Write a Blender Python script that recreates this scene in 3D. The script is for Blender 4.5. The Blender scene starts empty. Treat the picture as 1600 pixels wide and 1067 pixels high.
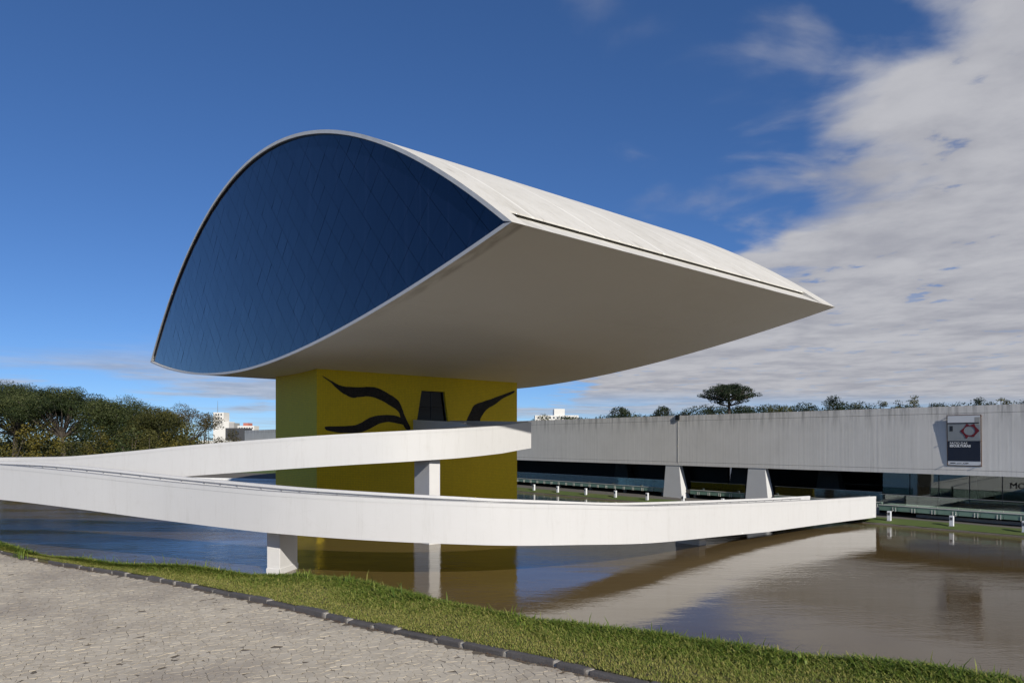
import bpy, bmesh, math, random
import numpy as np
from mathutils import Vector, Matrix
R = math.radians
random.seed(7); rng = np.random.default_rng(7)
sc = bpy.context.scene
col = sc.collection

# ------------------------------------------------------------------ camera, sky, sun, exposure
CAMZ = 6.9                      # metres above the water of the pool (z = 0)
cam_d = bpy.data.cameras.new('camera'); cam = bpy.data.objects.new('camera', cam_d); col.objects.link(cam)
cam.location = (0, 0, CAMZ); cam.rotation_euler = (R(90), 0, 0)
cam_d.lens = 24.0; cam_d.sensor_width = 36.0; cam_d.shift_y = 0.0966
cam_d.clip_start = 0.1; cam_d.clip_end = 9000
sc.camera = cam
SUN_EL = R(29.0); SUN_H = Vector((0.477, -0.879)).normalized()
SUN_ROT = math.atan2(SUN_H.x, SUN_H.y)
world = bpy.data.worlds.new('World'); sc.world = world; world.use_nodes = True
wn = world.node_tree.nodes; wl = world.node_tree.links; wn.clear()
def N(nodes, t, **kw):
    n = nodes.new(t)
    for k, v in kw.items(): setattr(n, k, v)
    return n
def wmath(op, a, b=None, c=None, clamp=False):
    n = wn.new('ShaderNodeMath'); n.operation = op; n.use_clamp = clamp
    for i, v in enumerate((a, b, c)):
        if v is None: continue
        if isinstance(v, (int, float)): n.inputs[i].default_value = v
        else: wl.new(v, n.inputs[i])
    return n.outputs[0]
sky = N(wn, 'ShaderNodeTexSky', sky_type='NISHITA', sun_disc=False, sun_elevation=SUN_EL, sun_rotation=SUN_ROT,
        altitude=900, air_density=0.72, dust_density=0.1, ozone_density=2.6)
SKY_STR = 0.1
hsv = N(wn, 'ShaderNodeHueSaturation'); hsv.inputs['Saturation'].default_value = 1.15; hsv.inputs['Value'].default_value = 1.0
gam = wn.new('ShaderNodeGamma'); gam.inputs[1].default_value = 0.80; wl.new(sky.outputs[0], gam.inputs[0]); wl.new(gam.outputs[0], hsv.inputs['Color'])
tint = wn.new('ShaderNodeMix'); tint.data_type = 'RGBA'; tint.blend_type = 'MULTIPLY'; tint.inputs[0].default_value = 1.0
wl.new(hsv.outputs[0], tint.inputs[6]); tint.inputs[7].default_value = (0.59, 0.79, 1.08, 1)
tc = wn.new('ShaderNodeTexCoord'); sx = wn.new('ShaderNodeSeparateXYZ'); wl.new(tc.outputs['Generated'], sx.inputs[0])
dz = wmath('MAXIMUM', sx.outputs[2], 0.0)
dzz = wmath('ADD', dz, 0.03)
pxx = wmath('DIVIDE', sx.outputs[0], dzz); pyy = wmath('DIVIDE', sx.outputs[1], dzz)   # flat cloud deck seen in perspective
cmb = wn.new('ShaderNodeCombineXYZ'); wl.new(pxx, cmb.inputs[0]); wl.new(pyy, cmb.inputs[1])
def wnoise(scale, detail, rough, off, dist=0.0):
    mp = wn.new('ShaderNodeMapping'); mp.inputs['Location'].default_value = off
    wl.new(cmb.outputs[0], mp.inputs[0])
    n = wn.new('ShaderNodeTexNoise'); n.inputs['Scale'].default_value = scale; n.inputs['Detail'].default_value = detail
    n.inputs['Roughness'].default_value = rough; n.inputs['Distortion'].default_value = dist
    wl.new(mp.outputs[0], n.inputs['Vector']); return n.outputs['Fac']
def wramp(v, a, b, lo=0.0, hi=1.0, smooth=True):
    n = wn.new('ShaderNodeMapRange'); n.interpolation_type = 'SMOOTHSTEP' if smooth else 'LINEAR'
    wl.new(v, n.inputs[0]); n.inputs[1].default_value = a; n.inputs[2].default_value = b
    n.inputs[3].default_value = lo; n.inputs[4].default_value = hi; return n.outputs[0]
big = wnoise(0.55, 2, 0.5, (3.1, 1.7, 0)); mid = wnoise(2.0, 7, 0.50, (0.4, 9.2, 0), 0.3); fine = wnoise(6.0, 6, 0.55, (5.0, 2.0, 1.0))
# the cloud bank lies to the right (east) of a line through the deck; thin streaks lie low all round
edge = wmath('ADD', pxx, wmath('MULTIPLY', wmath('SUBTRACT', big, 0.5), 2.0))
edge = wmath('ADD', edge, wmath('MULTIPLY', wmath('SUBTRACT', mid, 0.5), 1.5))
bank = wramp(edge, 0.80, 1.25)
veil = wmath('MULTIPLY', wramp(edge, 0.35, 0.95), wramp(mid, 0.44, 0.66, 0, 0.45))
holes = wramp(wmath('ADD', wmath('MULTIPLY', mid, 0.55), wmath('MULTIPLY', fine, 0.45)), 0.33, 0.43)
bank = wmath('MULTIPLY', bank, wramp(pyy, 9.0, 13.0, 1.0, 0.35))
bank = wmath('MULTIPLY', bank, wmath('MAXIMUM', holes, wramp(pyy, 2.5, 5.0, 0.0, 0.8)))
lowband = wmath('MULTIPLY', wramp(pyy, 5.0, 7.5), wramp(wnoise(0.33, 7, 0.6, (7.7, 0.3, 0), 0.3), 0.44, 0.62, 0, 0.75))
cov = wmath('MAXIMUM', wmath('MAXIMUM', bank, veil), lowband, clamp=True)
cov = wmath('MULTIPLY', cov, wramp(sx.outputs[2], 0.0, 0.05))
shade = wmath('ADD', wmath('MULTIPLY', wnoise(1.3, 8, 0.6, (2.0, 4.0, 0), 0.2), 0.78), wmath('MULTIPLY', fine, 0.22))
shade = wramp(shade, 0.34, 0.64)
ccol = wn.new('ShaderNodeMix'); ccol.data_type = 'RGBA'; wl.new(shade, ccol.inputs[0])
ccol.inputs[6].default_value = (0.38, 0.39, 0.445, 1); ccol.inputs[7].default_value = (0.54, 0.545, 0.585, 1)
bg1 = wn.new('ShaderNodeBackground'); wl.new(tint.outputs[2], bg1.inputs[0]); bg1.inputs[1].default_value = SKY_STR
bg2 = wn.new('ShaderNodeBackground'); wl.new(ccol.outputs[2], bg2.inputs[0]); bg2.inputs[1].default_value = 0.68
mx = wn.new('ShaderNodeMixShader'); wl.new(cov, mx.inputs[0]); wl.new(bg1.outputs[0], mx.inputs[1]); wl.new(bg2.outputs[0], mx.inputs[2])
wo = wn.new('ShaderNodeOutputWorld'); wl.new(mx.outputs[0], wo.inputs[0])
sun_d = bpy.data.lights.new('sun', 'SUN'); sun_d.energy = 3.5; sun_d.angle = R(0.53); sun_d.color = (1.0, 0.94, 0.85)
sun = bpy.data.objects.new('sun', sun_d); col.objects.link(sun)
to_sun = Vector((SUN_H.x * math.cos(SUN_EL), SUN_H.y * math.cos(SUN_EL), math.sin(SUN_EL)))
sun.rotation_euler = to_sun.to_track_quat('Z', 'Y').to_euler(); sun.location = (30, -40, 60)
vs = sc.view_settings; vs.view_transform = 'Standard'; vs.look = 'None'; vs.exposure = 0.45; vs.gamma = 1.0; vs.use_curve_mapping = False
sc.cycles.use_denoising = True
sc.cycles.max_bounces = 8; sc.cycles.diffuse_bounces = 4; sc.cycles.glossy_bounces = 4; sc.cycles.transparent_max_bounces = 8
sc.cycles.caustics_reflective = True; sc.cycles.sample_clamp_indirect = 25.0; sc.cycles.blur_glossy = 0.23

# ------------------------------------------------------------------ helpers
def tag(o, label=None, cat=None, group=None, kind=None):
    if label: o['label'] = label
    if cat: o['category'] = cat
    if group: o['group'] = group
    if kind: o['kind'] = kind
    return o
def empty(name, loc=(0, 0, 0), rz=0.0):
    o = bpy.data.objects.new(name, None); col.objects.link(o); o.location = loc; o.rotation_euler = (0, 0, rz)
    o.empty_display_size = 0.2; return o
def link(name, me, parent=None):
    o = bpy.data.objects.new(name, me); col.objects.link(o)
    if parent: o.parent = parent
    return o
def mesh(name, V, F, mat, parent=None, smooth=False, attr=None, uv=None):
    me = bpy.data.meshes.new(name); me.from_pydata([tuple(v) for v in V], [], [tuple(f) for f in F])
    if mat: me.materials.append(mat)
    if smooth: me.polygons.foreach_set('use_smooth', [True] * len(me.polygons))
    if attr is not None:
        a = me.attributes.new('v', 'FLOAT', 'POINT'); a.data.foreach_set('value', np.asarray(attr, dtype=np.float32))
    if uv is not None:
        l = me.uv_layers.new(name='uv'); vi = np.zeros(len(me.loops), dtype=np.int32); me.loops.foreach_get('vertex_index', vi)
        l.data.foreach_set('uv', np.asarray(uv, dtype=np.float32)[vi].ravel())
    me.validate(); me.update()
    return link(name, me, parent)
def np_mesh(name, V, n_per, mat, parent=None, attr=None):
    """V: (n, n_per, 3) separate polygons"""
    V = np.asarray(V, dtype=np.float32); n = len(V)
    me = bpy.data.meshes.new(name); me.vertices.add(n * n_per); me.vertices.foreach_set('co', V.ravel())
    me.loops.add(n * n_per); me.loops.foreach_set('vertex_index', np.arange(n * n_per, dtype=np.int32))
    me.polygons.add(n); me.polygons.foreach_set('loop_start', np.arange(0, n * n_per, n_per, dtype=np.int32))
    me.polygons.foreach_set('loop_total', np.full(n, n_per, dtype=np.int32))
    if attr is not None:
        a = me.attributes.new('v', 'FLOAT', 'POINT'); a.data.foreach_set('value', np.repeat(np.asarray(attr, dtype=np.float32), n_per))
    me.materials.append(mat); me.update(calc_edges=True); me.validate()
    return link(name, me, parent)
BOXF = [(0, 3, 2, 1), (4, 5, 6, 7), (0, 1, 5, 4), (1, 2, 6, 5), (2, 3, 7, 6), (3, 0, 4, 7)]
def boxv(x0, x1, y0, y1, z0, z1):
    return [(x0, y0, z0), (x1, y0, z0), (x1, y1, z0), (x0, y1, z0), (x0, y0, z1), (x1, y0, z1), (x1, y1, z1), (x0, y1, z1)]
def bevelled(me, w, seg=1):
    bm = bmesh.new(); bm.from_mesh(me)
    bmesh.ops.bevel(bm, geom=bm.edges[:], offset=w, segments=seg, affect='EDGES', profile=0.7); bm.to_mesh(me); bm.free(); me.update()
def box(name, x0, x1, y0, y1, z0, z1, mat, parent=None, bev=0.0):
    o = mesh(name, boxv(x0, x1, y0, y1, z0, z1), BOXF, mat, parent)
    if bev: bevelled(o.data, bev)
    return o
class MB:
    def __init__(s): s.V = []; s.F = []
    def add(s, V, F):
        b = len(s.V); s.V += [tuple(v) for v in V]; s.F += [tuple(b + i for i in f) for f in F]
    def box(s, *a): s.add(boxv(*a), BOXF)
    def tube(s, pts, rad, n=6, cap=True):
        pts = [Vector(p) for p in pts]; rad = rad if hasattr(rad, '__len__') else [rad] * len(pts)
        V = []; F = []
        for i, p in enumerate(pts):
            t = (pts[min(i + 1, len(pts) - 1)] - pts[max(i - 1, 0)]).normalized()
            a = t.cross(Vector((0, 0, 1)))
            if a.length < 1e-3: a = t.cross(Vector((1, 0, 0)))
            a.normalize(); b = t.cross(a)
            for k in range(n):
                w = 2 * math.pi * k / n; V.append(p + (a * math.cos(w) + b * math.sin(w)) * rad[i])
        for i in range(len(pts) - 1):
            for k in range(n): F.append((i * n + k, i * n + (k + 1) % n, (i + 1) * n + (k + 1) % n, (i + 1) * n + k))
        if cap: F.append(tuple(range(n))); F.append(tuple((len(pts) - 1) * n + k for k in range(n)))
        s.add(V, F)
    def build(s, name, mat, parent=None, smooth=False): return mesh(name, s.V, s.F, mat, parent, smooth)

# materials -------------------------------------------------------
class NT:
    def __init__(s, name):
        s.m = bpy.data.materials.new(name); s.m.use_nodes = True; t = s.m.node_tree; s.n = t.nodes; s.l = t.links
        s.b = s.n['Principled BSDF']; s.tc = s.n.new('ShaderNodeTexCoord')
    def c(s, v, sock):
        if isinstance(v, (int, float)): sock.default_value = v
        elif isinstance(v, tuple): sock.default_value = v if len(v) != 3 or sock.type == 'VECTOR' else (*v, 1)
        else: s.l.new(v, sock)
    def map(s, scale=(1, 1, 1), src='Object', rot=(0, 0, 0)):
        m = s.n.new('ShaderNodeMapping'); m.inputs['Scale'].default_value = scale; m.inputs['Rotation'].default_value = rot
        s.l.new(s.tc.outputs[src] if isinstance(src, str) else src, m.inputs[0]); return m.outputs[0]
    def noise(s, vec, scale=1, detail=5, rough=0.55, dist=0.0):
        n = s.n.new('ShaderNodeTexNoise'); s.l.new(vec, n.inputs['Vector']); n.inputs['Scale'].default_value = scale
        n.inputs['Detail'].default_value = detail; n.inputs['Roughness'].default_value = rough; n.inputs['Distortion'].default_value = dist
        return n.outputs['Fac']
    def vor(s, vec, scale=1, feature='F1', out='Distance'):
        n = s.n.new('ShaderNodeTexVoronoi'); n.feature = feature; s.l.new(vec, n.inputs['Vector']); n.inputs['Scale'].default_value = scale
        return n.outputs[out]
    def ramp(s, v, a, b, lo=0.0, hi=1.0):
        n = s.n.new('ShaderNodeMapRange'); s.l.new(v, n.inputs[0])
        for i, x in enumerate((a, b, lo, hi)): n.inputs[i + 1].default_value = x
        return n.outputs[0]
    def mix(s, f, a, b, blend='MIX'):
        n = s.n.new('ShaderNodeMix'); n.data_type = 'RGBA'; n.blend_type = blend
        s.c(f, n.inputs[0]); s.c(a, n.inputs[6]); s.c(b, n.inputs[7]); return n.outputs[2]
    def math(s, op, a, b=0.0, clamp=False):
        n = s.n.new('ShaderNodeMath'); n.operation = op; n.use_clamp = clamp; s.c(a, n.inputs[0]); s.c(b, n.inputs[1]); return n.outputs[0]
    def sep(s, vec):
        n = s.n.new('ShaderNodeSeparateXYZ'); s.l.new(vec, n.inputs[0]); return n.outputs
    def attr(s, name='v'):
        n = s.n.new('ShaderNodeAttribute'); n.attribute_name = name; return n.outputs['Fac']
    def bump(s, h, strength=0.3, dist=0.02, prev=None):
        n = s.n.new('ShaderNodeBump'); n.inputs['Strength'].default_value = strength; n.inputs['Distance'].default_value = dist
        s.l.new(h, n.inputs['Height'])
        if prev: s.l.new(prev, n.inputs['Normal'])
        return n.outputs[0]
    def out(s, colr, rough=0.6, normal=None, **kw):
        s.c(colr, s.b.inputs['Base Color']); s.c(rough, s.b.inputs['Roughness'])
        if normal: s.l.new(normal, s.b.inputs['Normal'])
        for k, v in kw.items(): s.c(v, s.b.inputs[k.replace('_', ' ')])
        return s.m
def plain(name, c, rough=0.6, var=0.12, scale=3.0, **kw):
    t = NT(name); v = t.map(); n = t.noise(v, scale, 6)
    dark = tuple(x * (1 - var) for x in c); light = tuple(min(1, x * (1 + var)) for x in c)
    return t.out(t.mix(n, dark, light), rough, t.bump(t.noise(v, scale * 9, 4), 0.15, 0.01), **kw)

def m_ramp_white():
    t = NT('ramp_white'); uv = t.map(src='UV'); n1 = t.noise(uv, 0.5, 6); st = t.noise(t.map((2.2, 0.12, 1), 'UV'), 1.0, 5, 0.6)
    fine = t.noise(t.map((14, 1.2, 1), 'UV'), 1.0, 3)
    g = t.math('MULTIPLY', t.ramp(st, 0.5, 0.75), t.ramp(fine, 0.4, 0.7))
    c = t.mix(n1, (0.565, 0.563, 0.555), (0.61, 0.608, 0.60)); c = t.mix(t.math('MULTIPLY', g, 0.5), c, (0.43, 0.42, 0.395))
    drip = t.noise(t.map((5.0, 0.25, 1), 'UV'), 1.0, 6, 0.7); c = t.mix(t.ramp(drip, 0.58, 0.72, 0, 0.28), c, (0.40, 0.385, 0.355)); blot = t.noise(uv, 1.6, 8, 0.7); c = t.mix(t.ramp(blot, 0.56, 0.72, 0, 0.22), c, (0.46, 0.445, 0.415))
    x = t.sep(uv)[0]; fr = t.math('FRACT', t.math('DIVIDE', x, 2.44)); jn = t.math('LESS_THAN', t.math('ABSOLUTE', t.math('SUBTRACT', fr, 0.5)), 0.0045)
    c = t.mix(t.math('MULTIPLY', jn, 0.3), c, (0.5, 0.49, 0.47))
    spots = t.ramp(t.vor(t.map((1, 1, 1), 'UV'), 1.1), 0.0, 0.028, 1.0, 0.0)
    cr = t.ramp(t.vor(t.map((0.5, 1.6, 1), 'UV'), 0.9, 'DISTANCE_TO_EDGE'), 0.0, 0.006, 1, 0); c = t.mix(t.math('MULTIPLY', t.math('MULTIPLY', cr, t.ramp(n1, 0.52, 0.6)), 0.3), c, (0.38, 0.36, 0.33))
    c = t.mix(t.math('MULTIPLY', spots, 0.6), c, (0.3, 0.28, 0.25))
    return t.out(c, 0.65, t.bump(t.noise(uv, 6, 4), 0.08, 0.02))
def m_paint_white(): return plain('white_painted_concrete', (0.61, 0.605, 0.59), 0.65, 0.06, 1.2)
def m_roof():
    t = NT('roof_concrete'); v = t.map(); n1 = t.noise(v, 0.35, 7); st = t.noise(t.map((0.9, 0.08, 0.2)), 1.0, 7, 0.65)
    c = t.mix(n1, (0.50, 0.485, 0.445), (0.60, 0.585, 0.545)); c = t.mix(t.ramp(st, 0.52, 0.8, 0, 0.5), c, (0.36, 0.34, 0.29))
    d = t.sep(v)[0]; fr = t.math('FRACT', t.math('DIVIDE', d, 5.0)); jn = t.math('LESS_THAN', t.math('ABSOLUTE', t.math('SUBTRACT', fr, 0.5)), 0.02)
    c = t.mix(t.math('MULTIPLY', jn, 0.5), c, (0.78, 0.77, 0.73))
    fl = t.noise(t.map((3.5, 0.5, 0.6)), 1.0, 6, 0.7); c = t.mix(t.ramp(fl, 0.56, 0.70, 0, 0.5), c, (0.27, 0.25, 0.21)); fz = t.noise(v, 1.1, 9, 0.75); c = t.mix(t.ramp(fz, 0.52, 0.7, 0, 0.4), c, (0.40, 0.38, 0.33))
    return t.out(c, 0.75, t.bump(t.noise(v, 2.5, 5), 0.25, 0.05))
def m_soffit():
    t = NT('soffit_plaster'); v = t.map(); n = t.noise(v, 0.25, 6); s2 = t.noise(t.map((0.12, 0.35, 1)), 1, 6, 0.6)
    c = t.mix(n, (0.80, 0.77, 0.705), (0.85, 0.82, 0.755)); c = t.mix(t.ramp(s2, 0.55, 0.8, 0, 0.14), c, (0.52, 0.48, 0.41))
    d = t.sep(v)[0]; u = t.sep(v)[1]
    ed = t.math('MULTIPLY', t.ramp(d, -14.4, -14.15, 1, 0), t.ramp(t.noise(t.map((2, 0.4, 1)), 1, 6), 0.35, 0.7)); ed = t.math('MULTIPLY', ed, t.ramp(u, -32, -18, 1, 0))
    c = t.mix(t.math('MULTIPLY', ed, 0.8), c, (0.3, 0.26, 0.2))
    return t.out(c, 0.7, t.bump(t.noise(t.map((0.45, 1.1, 1), rot=(0, 0, 0.4)), 0.8, 5, 0.6, 0.5), 0.5, 0.11))
def m_wall():
    t = NT('board_marked_concrete'); v = t.map()
    b = t.n.new('ShaderNodeTexNoise'); b.noise_dimensions = '1D'; s = t.sep(v); t.l.new(s[1], b.inputs['W']); b.inputs['Scale'].default_value = 4.2; b.inputs['Detail'].default_value = 5
    st = t.noise(t.map((1, 3.0, 0.12)), 1, 8, 0.7); n1 = t.noise(v, 0.3, 8, 0.65)
    c = t.mix(n1, (0.62, 0.60, 0.56), (0.90, 0.88, 0.835)); c = t.mix(t.ramp(b.outputs[0], 0.3, 0.7, 0, 0.45), c, (0.64, 0.622, 0.58))
    c = t.mix(t.ramp(st, 0.56, 0.8, 0, 0.45), c, (0.33, 0.325, 0.31))
    top = t.math('MULTIPLY', t.ramp(s[2], 7.6, 9.8, 0, 1), t.ramp(t.noise(t.map((1, 1.6, 0.12)), 1, 8, 0.75), 0.46, 0.68)); c = t.mix(t.math('MULTIPLY', top, 0.85), c, (0.13, 0.13, 0.12))
    rust = t.math('MULTIPLY', t.ramp(t.noise(t.map((1, 7, 0.1)), 1, 4), 0.7, 0.78), 0.35); c = t.mix(rust, c, (0.32, 0.2, 0.11))
    h = t.math('ADD', t.math('MULTIPLY', b.outputs[0], 1.0), t.math('MULTIPLY', t.noise(v, 4, 6), 0.4))
    return t.out(c, 0.85, t.bump(h, 0.22, 0.03))
def m_tower():
    t = NT('yellow_tile'); v = t.map(); n = t.noise(v, 0.4, 6); br = t.n.new('ShaderNodeTexBrick')
    s = t.sep(v); cb = t.n.new('ShaderNodeCombineXYZ'); t.l.new(t.math('ADD', s[0], s[1]), cb.inputs[0]); t.l.new(s[2], cb.inputs[1]); t.l.new(cb.outputs[0], br.inputs['Vector'])
    br.offset = 0.0; br.inputs['Scale'].default_value = 1.0; br.inputs['Brick Width'].default_value = 0.15; br.inputs['Row Height'].default_value = 0.15; br.inputs['Mortar Size'].default_value = 0.006
    br.inputs['Color1'].default_value = (0.74, 0.56, 0.014, 1); br.inputs['Color2'].default_value = (0.66, 0.50, 0.012, 1); br.inputs['Mortar'].default_value = (0.30, 0.20, 0.02, 1)
    c = t.mix(t.ramp(n, 0.35, 0.7, 0, 0.3), br.outputs['Color'], (0.54, 0.41, 0.012))
    return t.out(c, 0.6, t.bump(br.outputs['Fac'], -0.1, 0.01), Specular_IOR_Level=0.3)
def m_stroke():
    t = NT('dark_mosaic'); s = t.sep(t.map()); cb = t.n.new('ShaderNodeCombineXYZ'); t.l.new(s[0], cb.inputs[0]); t.l.new(s[2], cb.inputs[1])
    br = t.n.new('ShaderNodeTexBrick'); br.offset = 0.0; t.l.new(cb.outputs[0], br.inputs['Vector']); br.inputs['Scale'].default_value = 1.0
    br.inputs['Brick Width'].default_value = 0.14; br.inputs['Row Height'].default_value = 0.14; br.inputs['Mortar Size'].default_value = 0.008
    br.inputs['Color1'].default_value = (0.022, 0.021, 0.022, 1); br.inputs['Color2'].default_value = (0.006, 0.006, 0.007, 1); br.inputs['Mortar'].default_value = (0.04, 0.037, 0.034, 1)
    return t.out(br.outputs['Color'], 0.65, None, Specular_IOR_Level=0.2)
def m_facade_glass():
    t = NT('navy_glass'); v = t.map(); st = t.noise(t.map((1, 2.6, 0.10)), 1, 6, 0.6); a = t.attr()
    c = t.mix(t.ramp(st, 0.55, 0.8, 0, 0.6), (0.004, 0.009, 0.030), (0.030, 0.044, 0.10)); c = t.mix(t.math('MULTIPLY', a, 0.35), c, (0.004, 0.007, 0.022))
    return t.out(c, t.ramp(st, 0.4, 0.8, 0.03, 0.12), None, IOR=1.55, Specular_Tint=(0.45, 0.78, 1.0))
def m_clear_glass(name='clear_glass', tint=(0.55, 0.62, 0.6), mixf=0.2):
    t = NT(name); tr = t.n.new('ShaderNodeBsdfTransparent'); tr.inputs[0].default_value = (*tint, 1)
    gl = t.n.new('ShaderNodeBsdfGlossy'); gl.inputs['Roughness'].default_value = 0.02; gl.inputs['Color'].default_value = (0.9, 0.95, 0.95, 1)
    fr = t.n.new('ShaderNodeFresnel'); fr.inputs[0].default_value = 1.5; ms = t.n.new('ShaderNodeMixShader')
    t.l.new(t.math('ADD', fr.outputs[0], mixf, True), ms.inputs[0]); t.l.new(tr.outputs[0], ms.inputs[1]); t.l.new(gl.outputs[0], ms.inputs[2])
    t.l.new(ms.outputs[0], t.n['Material Output'].inputs[0]); return t.m
def m_water():
    t = NT('pool_water'); v = t.map()
    a = t.noise(t.map((0.6, 1.4, 1)), 1.6, 3, 0.55, 0.6); b = t.noise(t.map((0.8, 1.3, 1)), 7.0, 3, 0.5); big = t.noise(t.map((0.6, 1.6, 1)), 0.10, 4)
    amp = t.ramp(big, 0.40, 0.60, 0.25, 1.0); x = t.sep(v)[0]; wind = t.ramp(x, 3.0, -16.0, 0.3, 1.3)
    h = t.math('MULTIPLY', t.math('ADD', t.math('MULTIPLY', a, 0.55), t.math('MULTIPLY', b, 0.30)), t.math('MULTIPLY', amp, wind))
    h = t.math('ADD', h, t.math('MULTIPLY', t.noise(t.map((0.3, 1.0, 1), rot=(0, 0, -0.3)), 0.6, 2, 0.4), 0.18))
    c = t.mix(t.noise(v, 0.12, 5), (0.092, 0.063, 0.025), (0.115, 0.080, 0.036))
    return t.out(c, 0.02, t.bump(h, 1.0, 0.06), IOR=1.42)
def m_foliage(name, dark, mid_, light, rough=0.55):
    t = NT(name); a = t.attr(); r = t.n.new('ShaderNodeValToRGB'); t.l.new(a, r.inputs[0])
    e = r.color_ramp.elements; e[0].position = 0.0; e[0].color = (*dark, 1); e[1].position = 1.0; e[1].color = (*light, 1); m = e.new(0.5); m.color = (*mid_, 1)
    t.b.inputs['Specular IOR Level'].default_value = 0.25
    df = t.n.new('ShaderNodeBsdfTranslucent'); t.l.new(r.outputs[0], df.inputs[0]); ms = t.n.new('ShaderNodeMixShader'); ms.inputs[0].default_value = 0.3
    t.out(r.outputs[0], rough); t.l.new(t.b.outputs[0], ms.inputs[1]); t.l.new(df.outputs[0], ms.inputs[2]); t.l.new(ms.outputs[0], t.n['Material Output'].inputs[0]); return t.m
def m_lawn(name='lawn', a=(0.045, 0.075, 0.012), b=(0.10, 0.14, 0.025), dry=(0.13, 0.11, 0.045)):
    t = NT(name); v = t.map(); n1 = t.noise(v, 0.5, 6); n2 = t.noise(v, 14, 5, 0.7)
    c = t.mix(n2, a, b); c = t.mix(t.ramp(n1, 0.5, 0.75, 0, 0.6), c, dry); return t.out(c, 0.9, t.bump(n2, 0.7, 0.06))
def m_soil():
    t = NT('bank_soil'); v = t.map(); n = t.noise(v, 3, 8, 0.7); c = t.mix(n, (0.05, 0.055, 0.018), (0.12, 0.10, 0.045)); return t.out(c, 0.95, t.bump(t.noise(v, 30, 5, 0.7), 0.7, 0.03))
def m_paving_bed():
    t = NT('paving_bed'); v = t.map(); n = t.noise(v, 5, 8, 0.7); c = t.mix(n, (0.06, 0.048, 0.034), (0.20, 0.165, 0.12))
    e = t.vor(v, 12, 'DISTANCE_TO_EDGE'); return t.out(c, 0.9, t.bump(t.math('ADD', t.ramp(e, 0, 0.08), t.math('MULTIPLY', n, 0.5)), 0.5, 0.012))
def m_stone():
    t = NT('paving_stone'); v = t.map(src='Object'); a = t.attr(); n = t.noise(v, 2.0, 7, 0.65); f = t.noise(v, 40, 5, 0.65); lg = t.noise(v, 0.55, 5, 0.6)
    c = t.mix(a, (0.38, 0.33, 0.25), (0.50, 0.445, 0.35)); c = t.mix(t.ramp(n, 0.4, 0.7, 0, 0.5), c, (0.54, 0.48, 0.375)); c = t.mix(t.ramp(lg, 0.48, 0.68, 0, 0.75), c, (0.29, 0.25, 0.20))
    c = t.mix(t.ramp(f, 0.55, 0.8, 0, 0.3), c, (0.25, 0.22, 0.18)); return t.out(c, 0.85, t.bump(f, 0.35, 0.008))
def m_basalt():
    t = NT('basalt'); v = t.map(); n = t.noise(v, 6, 7, 0.65); f = t.noise(v, 45, 5, 0.7); c = t.mix(n, (0.05, 0.046, 0.046), (0.12, 0.11, 0.105)); c = t.mix(t.ramp(f, 0.6, 0.8, 0, 0.4), c, (0.18, 0.165, 0.15))
    return t.out(c, 0.8, t.bump(t.math('ADD', n, f), 0.5, 0.015))
def m_bark(): 
    t = NT('bark'); v = t.map((3, 3, 0.6)); n = t.noise(v, 2, 6, 0.7); return t.out(t.mix(n, (0.03, 0.024, 0.018), (0.10, 0.083, 0.065)), 0.9, t.bump(n, 0.6, 0.05))
def m_gravel():
    t = NT('dark_gravel'); v = t.map(); n = t.noise(v, 9, 6, 0.75); return t.out(t.mix(n, (0.05, 0.045, 0.038), (0.17, 0.155, 0.135)), 0.95, t.bump(n, 0.8, 0.05))
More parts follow.
